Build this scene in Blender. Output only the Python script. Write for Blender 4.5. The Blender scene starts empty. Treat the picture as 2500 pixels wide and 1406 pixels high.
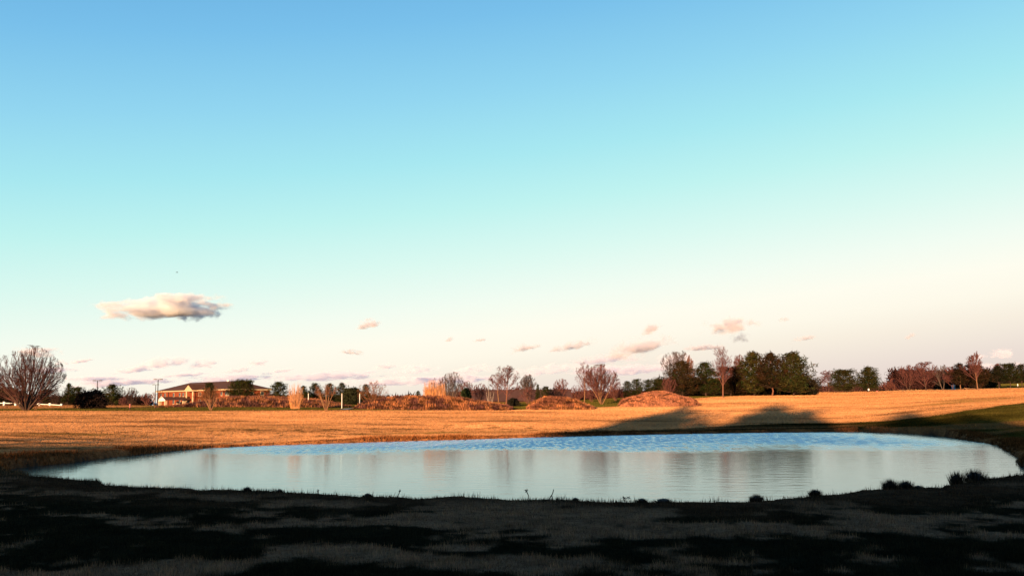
import bpy, math, random
import numpy as np
from mathutils import Vector, Matrix

scene = bpy.context.scene
COL = scene.collection
R = math.radians

# ------------------------------------------------------------------ camera
F = 2400.0                      # focal length in pixels of a 2500 px wide picture
CZ = 2.2                        # eye height above the pond (the pond is z = 0)
PITCH = math.atan((986 - 703) / F)
ROLL = R(0.5)
FWD = np.array([0, math.cos(PITCH), math.sin(PITCH)])
_u0 = np.array([0, -math.sin(PITCH), math.cos(PITCH)])
_r0 = np.array([1.0, 0, 0])
RGT = _r0 * math.cos(ROLL) - _u0 * math.sin(ROLL)
UPV = _u0 * math.cos(ROLL) + _r0 * math.sin(ROLL)
cam_d = bpy.data.cameras.new('camera')
cam = bpy.data.objects.new('camera', cam_d)
COL.objects.link(cam)
cam_d.sensor_width = 36.0
cam_d.lens = 36.0 * F / 2500.0
cam_d.clip_start = 0.1
cam_d.clip_end = 60000
cam.matrix_world = Matrix(((RGT[0], UPV[0], -FWD[0], 0), (RGT[1], UPV[1], -FWD[1], 0),
                           (RGT[2], UPV[2], -FWD[2], CZ), (0, 0, 0, 1)))
scene.camera = cam

# ------------------------------------------------------------------ light
EXPO = 1.35
SUN_EL, SUN_AZ = R(5.5), R(17)      # the sun stands low behind the viewer, a little to the left
scene.view_settings.view_transform = 'Standard'
scene.view_settings.look = 'None'
scene.view_settings.exposure = EXPO
scene.view_settings.gamma = 1
LDIR = np.array([math.sin(SUN_AZ) * math.cos(SUN_EL), math.cos(SUN_AZ) * math.cos(SUN_EL), -math.sin(SUN_EL)])
sun_d = bpy.data.lights.new('sun', 'SUN')
sun = bpy.data.objects.new('sun', sun_d)
COL.objects.link(sun)
sun_d.energy = 5.0
sun_d.angle = R(0.5)
sun_d.color = (1.0, 0.60, 0.30)
sun.rotation_euler = Vector(LDIR).to_track_quat('-Z', 'Y').to_euler()

def lin(r, g, b):
    f = lambda c: (c / 255 / 12.92) if c / 255 <= 0.04045 else ((c / 255 + 0.055) / 1.055) ** 2.4
    return (f(r), f(g), f(b))

world = bpy.data.worlds.new('World')
scene.world = world
world.use_nodes = True
nt = world.node_tree
nt.nodes.clear()
def N(tree, typ, **kw):
    n = tree.nodes.new(typ)
    for k, v in kw.items():
        setattr(n, k, v)
    return n
def math_node(tree, op, a, b=None, clamp=False):
    n = N(tree, 'ShaderNodeMath', operation=op, use_clamp=clamp)
    for i, v in enumerate((a, b)):
        if v is None: continue
        if isinstance(v, (int, float)): n.inputs[i].default_value = v
        else: tree.links.new(v, n.inputs[i])
    return n.outputs[0]
tc = N(nt, 'ShaderNodeTexCoord')
sep = N(nt, 'ShaderNodeSeparateXYZ')
nt.links.new(tc.outputs['Generated'], sep.inputs[0])
# the glow above the horizon climbs higher towards the right hand side of the view
t_ = math_node(nt, 'SUBTRACT', sep.outputs['Z'], math_node(nt, 'MULTIPLY', sep.outputs['X'], 0.10))
ramp = N(nt, 'ShaderNodeValToRGB')
nt.links.new(t_, ramp.inputs[0])
SK = 1.0 / 2 ** EXPO
stops = [(-0.30, (206, 192, 192)), (-0.04, (222, 204, 200)), (0.0, (231, 218, 212)), (0.03, (244, 234, 221)), (0.052, (251, 245, 231)), (0.075, (252, 249, 236)),
         (0.105, (240, 249, 239)), (0.15, (216, 246, 238)), (0.20, (188, 240, 237)), (0.25, (164, 229, 238)),
         (0.31, (143, 211, 238)), (0.38, (118, 190, 233)), (0.45, (98, 170, 222)), (0.58, (70, 135, 200)), (0.75, (45, 98, 168)), (1.0, (30, 72, 138))]
lo, hi = -0.3, 1.0
mp = N(nt, 'ShaderNodeMapRange')
mp.inputs['From Min'].default_value = lo; mp.inputs['From Max'].default_value = hi
nt.links.new(t_, mp.inputs['Value'])
nt.links.new(mp.outputs[0], ramp.inputs[0])
el = ramp.color_ramp.elements
while len(el) > 1: el.remove(el[-1])
for i, (p, c) in enumerate(stops):
    e = el[0] if i == 0 else el.new((p - lo) / (hi - lo))
    e.position = (p - lo) / (hi - lo)
    e.color = (*lin(*c), 1)
nish = N(nt, 'ShaderNodeTexSky', sky_type='NISHITA', sun_disc=False)
nish.sun_elevation = SUN_EL
nish.sun_rotation = math.pi + SUN_AZ
bg1 = N(nt, 'ShaderNodeBackground'); bg1.inputs[1].default_value = SK * 0.98
nt.links.new(ramp.outputs[0], bg1.inputs[0])
bg2 = N(nt, 'ShaderNodeBackground'); bg2.inputs[1].default_value = 0.05 * 0.1
nt.links.new(nish.outputs[0], bg2.inputs[0])
add = N(nt, 'ShaderNodeAddShader')
nt.links.new(bg1.outputs[0], add.inputs[0]); nt.links.new(bg2.outputs[0], add.inputs[1])
wo = N(nt, 'ShaderNodeOutputWorld')
nt.links.new(add.outputs[0], wo.inputs[0])

cy = scene.cycles
cy.max_bounces = 12; cy.diffuse_bounces = 2; cy.glossy_bounces = 3; cy.transmission_bounces = 4
cy.transparent_max_bounces = 8; cy.volume_bounces = 12
cy.use_denoising = True
cy.denoiser = 'OPENIMAGEDENOISE'
cy.denoising_input_passes = 'RGB_ALBEDO_NORMAL'

# ------------------------------------------------------------------ helpers
def ray(px, py):
    px = np.asarray(px, float); py = np.asarray(py, float)
    v = FWD + ((px - 1250) / F)[..., None] * RGT + ((703 - py) / F)[..., None] * UPV
    return v / v[..., 1:2]                     # scaled so that y = 1
def at(px, py, d):
    return np.array([0, 0, CZ]) + ray(px, py) * np.asarray(d, float)[..., None]
def hor(px):
    """picture row of the horizon in column px"""
    return 986 + (1250 - px) * math.tan(ROLL)
def colof(x, y):
    return 1250 + F * (x / np.maximum(y, 1e-3)) / math.cos(PITCH)
def smooth(a, b, x):
    t = np.clip((x - a) / (b - a), 0, 1)
    return t * t * (3 - 2 * t)

_lat = np.random.RandomState(5).rand(256, 256)
def vnoise(x, y):
    xi = np.floor(x).astype(int); yi = np.floor(y).astype(int)
    fx = x - xi; fy = y - yi
    fx = fx * fx * (3 - 2 * fx); fy = fy * fy * (3 - 2 * fy)
    g = lambda a, b: _lat[a & 255, b & 255]
    return (g(xi, yi) * (1 - fx) + g(xi + 1, yi) * fx) * (1 - fy) + (g(xi, yi + 1) * (1 - fx) + g(xi + 1, yi + 1) * fx) * fy
def fbm(x, y, o=4):
    s = 0; a = 1; tot = 0
    for i in range(o):
        s = s + a * vnoise(x * 2 ** i + 17.3 * i, y * 2 ** i + 9.1 * i); tot += a; a *= 0.55
    return s / tot

# ---- shoreline (z = 0)
far_px = [(15, 1144), (60, 1139), (160, 1129), (280, 1114), (420, 1100), (520, 1092), (650, 1087), (800, 1082), (950, 1077), (1100, 1073), (1300, 1067), (1500, 1062),
          (1700, 1058), (1900, 1055), (2100, 1053.5), (2200, 1056), (2300, 1064), (2370, 1075), (2440, 1087), (2470, 1108), (2490, 1135), (2560, 1146)]
near_px = [(2580, 1152), (2500, 1157), (2460, 1161), (2400, 1169), (2340, 1180), (2280, 1191), (2150, 1200), (2000, 1212), (1850, 1227), (1750, 1234), (1600, 1232), (1500, 1230),
           (1250, 1224), (1000, 1219), (860, 1215), (700, 1204), (600, 1200), (440, 1196), (300, 1187), (260, 1174), (130, 1167), (60, 1158), (15, 1151)]
shore = []
def zhit(px, py, z):
    v = ray(px, py)
    t = (z - CZ) / v[2]
    return v[:2] * t
for p in far_px: shore.append(zhit(*p, 0.02))
for i, p in enumerate(near_px):
    q = zhit(p[0], p[1] + 3, 0.33)
    shore.append(q + np.array([0, 0.35]))
shore = np.array(shore)
def sdist(x, y):
    """signed distance to the shoreline, positive on land"""
    shp = x.shape; P = np.stack([x.ravel(), y.ravel()], 1)
    best = np.full(len(P), 1e9); inside = np.zeros(len(P), bool)
    near = (np.abs(P[:, 0]) < 60) & (P[:, 1] > 2) & (P[:, 1] < 100)
    Q = P[near]; b = np.full(len(Q), 1e9); ins = np.zeros(len(Q), bool)
    n = len(shore)
    for i in range(n):
        a = shore[i]; c = shore[(i + 1) % n]; e = c - a
        w = Q - a
        t = np.clip((w @ e) / (e @ e), 0, 1)
        b = np.minimum(b, np.hypot(*(w - t[:, None] * e).T))
        cond = (a[1] > Q[:, 1]) != (c[1] > Q[:, 1])
        with np.errstate(divide='ignore', invalid='ignore'):
            xx = a[0] + (Q[:, 1] - a[1]) * e[0] / (e[1] if e[1] != 0 else 1e-9)
        ins ^= cond & (Q[:, 0] < xx)
    best[near] = b; inside[near] = ins
    best[~near] = 50
    return np.where(inside, -best, best).reshape(shp)

# ---- ground height: per viewing column a profile of (distance, picture row)
prof = {
    0:    [(38, 1108), (45, 1088), (60, 1055), (80, 1025), (100, 1004), (110, 1000), (150, 992), (200, 990), (400, 990)],
    500:  [(54, 1087), (60, 1070), (75, 1035), (90, 1012), (97, 1004), (102, 999), (115, 994.5), (150, 991), (350, 990.5), (400, 990.5)],
    1250: [(64, 1064), (75, 1040), (90, 1016), (108, 1001), (118, 995), (135, 987), (200, 984), (400, 983)],
    1700: [(69, 1053), (80, 1036), (100, 1008), (125, 985), (150, 972), (170, 968), (250, 966), (400, 966)],
    2100: [(70, 1049), (80, 1030), (100, 1000), (130, 978), (170, 966), (220, 958), (300, 957), (400, 957)],
    2400: [(51, 1072), (60, 1045), (80, 1000), (120, 970), (200, 957), (290, 950), (330, 948), (400, 938)],
    2600: [(28, 1140), (40, 1090), (60, 1025), (80, 985), (120, 962), (200, 950), (290, 945.5), (330, 943), (400, 932)],
}
DG = np.concatenate([np.array([0, 8, 14, 20.]), np.arange(22, 420, 2.0)])
cols = sorted(prof); ZT = []
for c in cols:
    dd = [0, 14, 20]; zz = [0.55, 0.46, 0.40]
    for d, py in prof[c]:
        dd.append(d); zz.append(CZ + (hor(c) - py) / F * d / math.cos(PITCH) ** 2)
    z = np.interp(DG, dd, zz)
    k = np.array([1, 2, 3, 2, 1]) / 9
    zp = np.pad(z, 2, mode='edge')
    z2 = sum(k[i] * zp[i:i + len(z)] for i in range(5))
    ZT.append(np.where(DG < 26, z, z2))
ZT = np.array(ZT)
def G0(x, y):
    x = np.asarray(x, float); y = np.asarray(y, float)
    u = np.where(y > 0.5, colof(x, y), np.where(x > 0, 2600, 0))
    u = np.clip(u, 0, 2599.9)
    d = np.clip(y, 0, 415)
    ci = np.clip(np.searchsorted(cols, u, side='right') - 1, 0, len(cols) - 2)
    ca = np.array(cols, float)
    f = (u - ca[ci]) / (ca[ci + 1] - ca[ci])
    f = 0.5 * f + 0.5 * f * f * (3 - 2 * f)
    j = np.clip(np.searchsorted(DG, d, side='right') - 1, 0, len(DG) - 2)
    g = (d - DG[j]) / (DG[j + 1] - DG[j])
    zz = lambda a, b: ZT[a, b]
    z = (zz(ci, j) * (1 - g) + zz(ci, j + 1) * g) * (1 - f) + (zz(ci + 1, j) * (1 - g) + zz(ci + 1, j + 1) * g) * f
    w = smooth(3, 18, y)
    return z * w + 0.55 * (1 - w)
def relief(x, y):
    r = np.hypot(x, y)
    return (fbm(x * 0.9, y * 0.9, 3) - 0.5) * 0.07 + (fbm(x * 0.12 + 40, y * 0.12, 3) - 0.5) * 0.16 * smooth(20, 60, r) \
        + (fbm(x * 0.03 + 7, y * 0.03, 2) - 0.5) * 0.35 * smooth(140, 260, r)
def G(x, y, sd=None):
    x = np.asarray(x, float); y = np.asarray(y, float)
    if sd is None: sd = sdist(np.atleast_1d(x), np.atleast_1d(y)).reshape(x.shape)
    s = sd + (fbm(x * 1.1 + 3, y * 1.1, 3) - 0.5) * 0.7
    bank = smooth(-0.45, 0.35, s)
    return (G0(x, y) + relief(x, y)) * bank + (-0.7) * (1 - bank)
def gz(x, y):
    return float(G(np.array([x]), np.array([y]))[0])

# ---- numpy mesh building
def np_mesh(name, verts, faces, mat, cols_=None, smooth_=False):
    """faces: (n,3) or (n,4) int array"""
    me = bpy.data.meshes.new(name)
    verts = np.ascontiguousarray(verts, np.float32); faces = np.ascontiguousarray(faces, np.int32)
    k = faces.shape[1]
    me.vertices.add(len(verts)); me.vertices.foreach_set('co', verts.ravel())
    me.loops.add(faces.size); me.loops.foreach_set('vertex_index', faces.ravel())
    me.polygons.add(len(faces))
    me.polygons.foreach_set('loop_start', np.arange(0, faces.size, k, dtype=np.int32))
    if smooth_: me.polygons.foreach_set('use_smooth', np.ones(len(faces), bool))
    me.update(calc_edges=True)
    if cols_ is not None:
        a = me.color_attributes.new('col', 'FLOAT_COLOR', 'POINT')
        c = np.ones((len(verts), 4), np.float32); c[:, :3] = cols_
        a.data.foreach_set('color', c.ravel())
    me.materials.append(mat)
    return me
def link(name, me, parent=None, loc=None, rotz=0.0):
    o = bpy.data.objects.new(name, me)
    COL.objects.link(o)
    if parent is not None: o.parent = parent
    if loc is not None: o.location = loc
    if rotz: o.rotation_euler = (0, 0, rotz)
    return o
def tag(o, label, cat, group=None):
    o['label'] = label; o['category'] = cat
    if group: o['group'] = group
    return o
def thing(name, label, cat, loc, rotz=0.0, group=None):
    o = link(name, None, None, tuple(float(v) for v in loc), rotz)
    o.empty_display_size = 0.2
    return tag(o, label, cat, group)

class MB:
    """collects boxes, prisms and polygons into one mesh"""
    def __init__(s): s.v = []; s.f = []
    def poly(s, pts):
        b = len(s.v); s.v += [tuple(map(float, p)) for p in pts]; s.f.append(tuple(range(b, b + len(pts))))
        return s
    def box(s, x0, x1, y0, y1, z0, z1):
        b = len(s.v)
        s.v += [(x0, y0, z0), (x1, y0, z0), (x1, y1, z0), (x0, y1, z0), (x0, y0, z1), (x1, y0, z1), (x1, y1, z1), (x0, y1, z1)]
        for f in ((3, 2, 1, 0), (4, 5, 6, 7), (0, 1, 5, 4), (1, 2, 6, 5), (2, 3, 7, 6), (3, 0, 4, 7)): s.f.append(tuple(b + i for i in f))
        return s
    def tube(s, p0, p1, r0, r1, n=8):
        p0 = Vector(p0); p1 = Vector(p1); d = (p1 - p0).normalized()
        a = d.orthogonal().normalized(); c = d.cross(a); b = len(s.v)
        for p, r in ((p0, r0), (p1, r1)):
            for i in range(n):
                t = 2 * math.pi * i / n
                s.v.append(tuple(p + a * (r * math.cos(t)) + c * (r * math.sin(t))))
        for i in range(n): s.f.append((b + i, b + (i + 1) % n, b + n + (i + 1) % n, b + n + i))
        s.f.append(tuple(b + i for i in reversed(range(n)))); s.f.append(tuple(b + n + i for i in range(n)))
        return s
    def build(s, name, mat, parent=None, loc=None):
        me = bpy.data.meshes.new(name); me.from_pydata(s.v, [], s.f); me.materials.append(mat); me.update()
        return link(name, me, parent, loc)

# ------------------------------------------------------------------ materials
def mat_new(name):
    m = bpy.data.materials.new(name); m.use_nodes = True; m.node_tree.nodes.clear()
    return m, m.node_tree
def mat_flat(name, col, rough=0.8, var=0.25, scale=3.0, spec=0.3):
    m, t = mat_new(name)
    o = N(t, 'ShaderNodeOutputMaterial'); b = N(t, 'ShaderNodeBsdfPrincipled')
    c = N(t, 'ShaderNodeTexCoord'); n = N(t, 'ShaderNodeTexNoise'); n.inputs['Scale'].default_value = scale; n.inputs['Detail'].default_value = 4
    t.links.new(c.outputs['Object'], n.inputs['Vector'])
    mr = N(t, 'ShaderNodeMapRange'); mr.inputs['From Min'].default_value = 0.3; mr.inputs['From Max'].default_value = 0.7
    mr.inputs['To Min'].default_value = 1 - var; mr.inputs['To Max'].default_value = 1 + var
    t.links.new(n.outputs['Fac'], mr.inputs['Value'])
    mx = N(t, 'ShaderNodeVectorMath', operation='SCALE'); mx.inputs[0].default_value = col
    t.links.new(mr.outputs[0], mx.inputs['Scale'])
    t.links.new(mx.outputs[0], b.inputs['Base Color'])
    b.inputs['Roughness'].default_value = rough; b.inputs['Specular IOR Level'].default_value = spec
    t.links.new(b.outputs[0], o.inputs[0])
    return m
def mat_leaf(name, transl=0.35):
    """vegetation: colour per blade or leaf from the attribute col, some light passing through"""
    m, t = mat_new(name)
    o = N(t, 'ShaderNodeOutputMaterial'); a = N(t, 'ShaderNodeVertexColor'); a.layer_name = 'col'
    d = N(t, 'ShaderNodeBsdfDiffuse'); d.inputs['Roughness'].default_value = 0.6
    tr = N(t, 'ShaderNodeBsdfTranslucent'); mx = N(t, 'ShaderNodeMixShader'); mx.inputs[0].default_value = transl
    t.links.new(a.outputs[0], d.inputs[0]); t.links.new(a.outputs[0], tr.inputs[0])
    t.links.new(d.outputs[0], mx.inputs[1]); t.links.new(tr.outputs[0], mx.inputs[2]); t.links.new(mx.outputs[0], o.inputs[0])
    return m
M = {}
M['grass'] = mat_leaf('grass_blades', 0.3)
M['needles'] = mat_leaf('needles', 0.1)
M['bark_grey'] = mat_flat('bark_grey', (0.11, 0.075, 0.06), 0.9, 0.35, 6)
M['bark_red'] = mat_flat('bark_red', (0.15, 0.06, 0.035), 0.9, 0.35, 6)
M['bark_dark'] = mat_flat('bark_dark', (0.05, 0.026, 0.018), 0.9, 0.35, 6)
M['bark_tan'] = mat_flat('bark_tan', (0.18, 0.088, 0.042), 0.9, 0.3, 6)
M['bark_white'] = mat_flat('bark_white', (0.6, 0.5, 0.42), 0.8, 0.25, 6)
M['twig_red'] = mat_flat('twig_red', (0.125, 0.042, 0.036), 0.9, 0.3, 2)
M['twig_grey'] = mat_flat('twig_grey', (0.085, 0.056, 0.05), 0.9, 0.3, 2)
M['twig_dark'] = mat_flat('twig_dark', (0.045, 0.02, 0.015), 0.9, 0.3, 2)
M['twig_brown'] = mat_flat('twig_brown', (0.075, 0.027, 0.022), 0.9, 0.3, 2)
M['twig_orange'] = mat_flat('twig_orange', (0.2, 0.075, 0.03), 0.9, 0.3, 2)
M['white'] = mat_flat('white_paint', (0.70, 0.66, 0.62), 0.5, 0.06, 2)
M['cream'] = mat_flat('cream_paint', (0.46, 0.34, 0.21), 0.6, 0.08, 2)
M['metal'] = mat_flat('dark_metal', (0.016, 0.012, 0.011), 0.5, 0.15, 2)
M['glass'] = mat_flat('dark_glass', (0.03, 0.035, 0.04), 0.08, 0.1, 1, 0.6)

# ground: colour attribute + fine mottling and bump
def mat_ground():
    m, t = mat_new('ground_soil_and_turf')
    o = N(t, 'ShaderNodeOutputMaterial'); a = N(t, 'ShaderNodeVertexColor'); a.layer_name = 'col'
    d = N(t, 'ShaderNodeBsdfDiffuse'); d.inputs['Roughness'].default_value = 1.0
    c = N(t, 'ShaderNodeTexCoord')
    n = N(t, 'ShaderNodeTexNoise'); n.inputs['Scale'].default_value = 9; n.inputs['Detail'].default_value = 6; n.inputs['Roughness'].default_value = 0.7
    t.links.new(c.outputs['Object'], n.inputs['Vector'])
    mr = N(t, 'ShaderNodeMapRange'); mr.inputs['From Min'].default_value = 0.3; mr.inputs['From Max'].default_value = 0.7
    mr.inputs['To Min'].default_value = 0.55; mr.inputs['To Max'].default_value = 1.35
    t.links.new(n.outputs['Fac'], mr.inputs['Value'])
    mx = N(t, 'ShaderNodeVectorMath', operation='SCALE')
    t.links.new(a.outputs[0], mx.inputs[0]); t.links.new(mr.outputs[0], mx.inputs['Scale'])
    t.links.new(mx.outputs[0], d.inputs[0])
    b = N(t, 'ShaderNodeBump'); b.inputs['Strength'].default_value = 0.8; b.inputs['Distance'].default_value = 0.12
    n2 = N(t, 'ShaderNodeTexNoise'); n2.inputs['Scale'].default_value = 3.5; n2.inputs['Detail'].default_value = 5
    t.links.new(c.outputs['Object'], n2.inputs['Vector']); t.links.new(n2.outputs['Fac'], b.inputs['Height'])
    t.links.new(b.outputs[0], d.inputs['Normal'])
    t.links.new(d.outputs[0], o.inputs[0])
    return m
M['ground'] = mat_ground()

def mat_water():
    m, t = mat_new('pond_water')
    o = N(t, 'ShaderNodeOutputMaterial'); p = N(t, 'ShaderNodeBsdfGlossy')
    p.inputs['Color'].default_value = (0.78, 0.92, 0.94, 1)                 # slightly green, silty water
    fr = N(t, 'ShaderNodeFresnel'); fr.inputs['IOR'].default_value = 1.33
    df = N(t, 'ShaderNodeBsdfDiffuse'); df.inputs['Color'].default_value = (0.02, 0.035, 0.03, 1); mx = N(t, 'ShaderNodeMixShader')
    c = N(t, 'ShaderNodeTexCoord')
    sp = N(t, 'ShaderNodeSeparateXYZ'); t.links.new(c.outputs['Object'], sp.inputs[0])
    big = N(t, 'ShaderNodeTexNoise'); big.inputs['Scale'].default_value = 0.12; big.inputs['Detail'].default_value = 2
    t.links.new(c.outputs['Object'], big.inputs['Vector'])
    # wind patch: a band of water along the far shore where a breeze ruffles the surface
    yy = math_node(t, 'ADD', sp.outputs['Y'], math_node(t, 'MULTIPLY', math_node(t, 'SUBTRACT', big.outputs['Fac'], 0.5), 16.0))
    def rng(v, a, b):
        r = N(t, 'ShaderNodeMapRange', interpolation_type='SMOOTHSTEP'); r.inputs['From Min'].default_value = a; r.inputs['From Max'].default_value = b
        t.links.new(v, r.inputs['Value']); return r.outputs[0]
    band = rng(yy, 43.0, 56.0)
    left = rng(sp.outputs['X'], -19.0, -9.0)
    right = rng(sp.outputs['X'], 27.0, 17.0)
    wind = math_node(t, 'MULTIPLY', math_node(t, 'MULTIPLY', band, left), right)
    mp1 = N(t, 'ShaderNodeMapping'); mp1.inputs['Scale'].default_value = (4.2, 0.6, 1.0)
    t.links.new(c.outputs['Object'], mp1.inputs[0])
    n1 = N(t, 'ShaderNodeTexNoise'); n1.inputs['Scale'].default_value = 1.0; n1.inputs['Detail'].default_value = 3
    t.links.new(mp1.outputs[0], n1.inputs['Vector'])
    mp2 = N(t, 'ShaderNodeMapping'); mp2.inputs['Scale'].default_value = (0.55, 0.9, 1.0); mp2.inputs['Rotation'].default_value = (0, 0, 0.35)
    t.links.new(c.outputs['Object'], mp2.inputs[0])
    n2 = N(t, 'ShaderNodeTexNoise'); n2.inputs['Scale'].default_value = 2.2; n2.inputs['Detail'].default_value = 3
    t.links.new(mp2.outputs[0], n2.inputs['Vector'])
    b1 = N(t, 'ShaderNodeBump'); b1.inputs['Distance'].default_value = 0.008; b1.inputs['Strength'].default_value = 1.0
    t.links.new(n2.outputs['Fac'], b1.inputs['Height'])
    b2 = N(t, 'ShaderNodeBump'); b2.inputs['Distance'].default_value = 0.10
    t.links.new(n1.outputs['Fac'], b2.inputs['Height']); t.links.new(wind, b2.inputs['Strength']); t.links.new(b1.outputs[0], b2.inputs['Normal'])
    t.links.new(b2.outputs[0], p.inputs['Normal'])
    chop = N(t, 'ShaderNodeMapRange'); chop.inputs['From Min'].default_value = 0.38; chop.inputs['From Max'].default_value = 0.62
    chop.inputs['To Min'].default_value = 0.10; chop.inputs['To Max'].default_value = 0.62
    t.links.new(n1.outputs['Fac'], chop.inputs['Value'])
    t.links.new(math_node(t, 'ADD', 0.105, math_node(t, 'MULTIPLY', wind, chop.outputs[0])), p.inputs['Roughness'])
    t.links.new(b2.outputs[0], fr.inputs['Normal']); t.links.new(b1.outputs[0], df.inputs['Normal'])
    t.links.new(fr.outputs[0], mx.inputs[0]); t.links.new(df.outputs[0], mx.inputs[1]); t.links.new(p.outputs[0], mx.inputs[2])
    t.links.new(mx.outputs[0], o.inputs[0])
    return m
M['water'] = mat_water()

# ------------------------------------------------------------------ land cover colours (near turf and shore strip have shade painted in)
def ground_depth(px, py):
    """distance at which the line of sight of a picture point meets the ground"""
    v = ray(px, py); d = np.arange(8, 400, 0.5)
    zz = CZ + v[2] * d
    hit = np.nonzero(zz < G0(v[0] * d, d))[0]
    return float(d[hit[0]]) if len(hit) else 400.0
rough_px = [(1180, 1076), (1330, 1063), (1500, 1053), (1700, 1044), (1850, 1036), (2000, 1031), (2200, 1024), (2300, 1013), (2400, 997), (2500, 982), (2600, 968)]
rough_u = [p[0] for p in rough_px]; rough_d = [ground_depth(*p) for p in rough_px]
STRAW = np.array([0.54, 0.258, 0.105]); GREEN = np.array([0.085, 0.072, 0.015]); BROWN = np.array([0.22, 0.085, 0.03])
SHADE_STRAW = np.array([0.15, 0.08, 0.044]); SHADE_GREEN = np.array([0.011, 0.0095, 0.005])  # darker copies of the turf colours, shade painted in
streaks = [(2380, 976, 90, 7.0, 0.75), (2300, 986, 70, 3.0, 0.55), (1100, 1057, 190, 0.8, 0.9), (250, 1062, 260, 1.3, 0.6), (1480, 1014, 60, 1.2, 0.4), (2080, 985, 60, 2.0, 0.4), (620, 1045, 200, 1.0, 0.35)]
pd_ = {(a_[0], a_[1]): ground_depth(a_[0], a_[1]) for a_ in streaks}
def land(x, y, sd):
    u = colof(x, y); u = np.where(y > 1, u, np.where(x > 0, 2600, 0))
    n1 = fbm(x * 0.35, y * 0.35, 4); n2 = fbm(x * 0.05 + 11, y * 0.16 + 5, 3); n3 = fbm(x * 1.6 + 3, y * 1.6, 3); n4 = fbm(x * 0.11 + 30, y * 0.6 + 5, 4)
    c = STRAW[None] * (0.66 + 0.4 * n1 + 0.35 * (n2 - 0.5) * 2)[:, None]
    c = c * (1 - 0.55 * smooth(0.60, 0.74, n4))[:, None]                       # thin streaks of sparse turf
    spk = smooth(0.62, 0.70, n3) * smooth(0.5, 0.62, fbm(x * 0.06 + 2, y * 0.12, 2)) * smooth(95, 70, y)
    c = c * (1 - spk * 0.75)[:, None] + (GREEN * 0.3)[None] * (spk * 0.75)[:, None]
    # field edge towards the tree belt
    de = np.interp(u, [0, 250, 500, 1250, 1500, 1700, 1850, 2000, 2330, 2400, 2600], [103, 101, 98, 110, 119, 150, 190, 380, 380, 302, 296]) + (n2 - 0.5) * 3
    g = smooth(-0.8, 0.8, y - de)
    gcol = GREEN[None] * (0.6 + 0.8 * n1)[:, None]
    left2 = smooth(112, 122, y) * smooth(420, 300, u)
    gcol = gcol * (1 - left2)[:, None] + (STRAW * 0.55)[None] * left2[:, None]
    c = c * (1 - g)[:, None] + gcol * g[:, None]
    # right hand rough slope of green turf, and the shore strip with its shade painted in
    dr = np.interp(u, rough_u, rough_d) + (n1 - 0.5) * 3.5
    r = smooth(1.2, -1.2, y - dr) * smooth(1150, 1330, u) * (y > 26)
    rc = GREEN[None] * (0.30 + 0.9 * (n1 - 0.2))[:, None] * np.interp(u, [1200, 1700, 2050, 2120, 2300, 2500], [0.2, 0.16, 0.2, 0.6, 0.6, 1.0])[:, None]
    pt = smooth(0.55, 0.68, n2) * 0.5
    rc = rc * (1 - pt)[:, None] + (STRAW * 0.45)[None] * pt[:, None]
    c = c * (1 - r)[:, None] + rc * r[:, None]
    for (pu, pp, wu, wd_, k_) in streaks:
        e = np.exp(-((y - pd_[(pu, pp)] - (u - pu) * 0.012) / wd_) ** 2 - ((u - pu) / wu) ** 2) * smooth(0.3, 0.6, n1 + 0.5 * n3 - 0.2) * k_ * (y > 30)
        c = c * (1 - e)[:, None] + GREEN[None] * e[:, None]
    # viewer's side: straw turf with green patches, both in painted shade tones
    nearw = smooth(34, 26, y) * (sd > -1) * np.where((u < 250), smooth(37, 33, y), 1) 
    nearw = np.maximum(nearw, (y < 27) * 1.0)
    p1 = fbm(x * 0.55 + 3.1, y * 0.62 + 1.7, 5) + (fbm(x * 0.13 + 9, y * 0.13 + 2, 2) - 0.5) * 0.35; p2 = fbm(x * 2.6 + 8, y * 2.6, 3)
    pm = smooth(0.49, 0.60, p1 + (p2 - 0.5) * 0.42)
    nc = SHADE_GREEN[None] * (0.6 + 0.8 * p2)[:, None] * (1 - pm)[:, None] + SHADE_STRAW[None] * (0.5 + 0.8 * p2)[:, None] * pm[:, None]
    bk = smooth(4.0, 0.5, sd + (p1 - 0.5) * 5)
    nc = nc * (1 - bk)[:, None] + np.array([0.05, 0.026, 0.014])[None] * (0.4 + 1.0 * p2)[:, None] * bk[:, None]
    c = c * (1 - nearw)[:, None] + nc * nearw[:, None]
    # rushy brown margin on the far shore
    b = smooth(1.5, 0.2, sd + (n3 - 0.5) * 1.0) * (1 - nearw)
    c = c * (1 - b)[:, None] + BROWN[None] * (0.5 + n3)[:, None] * b[:, None]
    mud = smooth(0.25, -0.1, sd)
    c = c * (1 - mud)[:, None] + np.array([0.03, 0.022, 0.016])[None] * mud[:, None]
    return c

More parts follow.
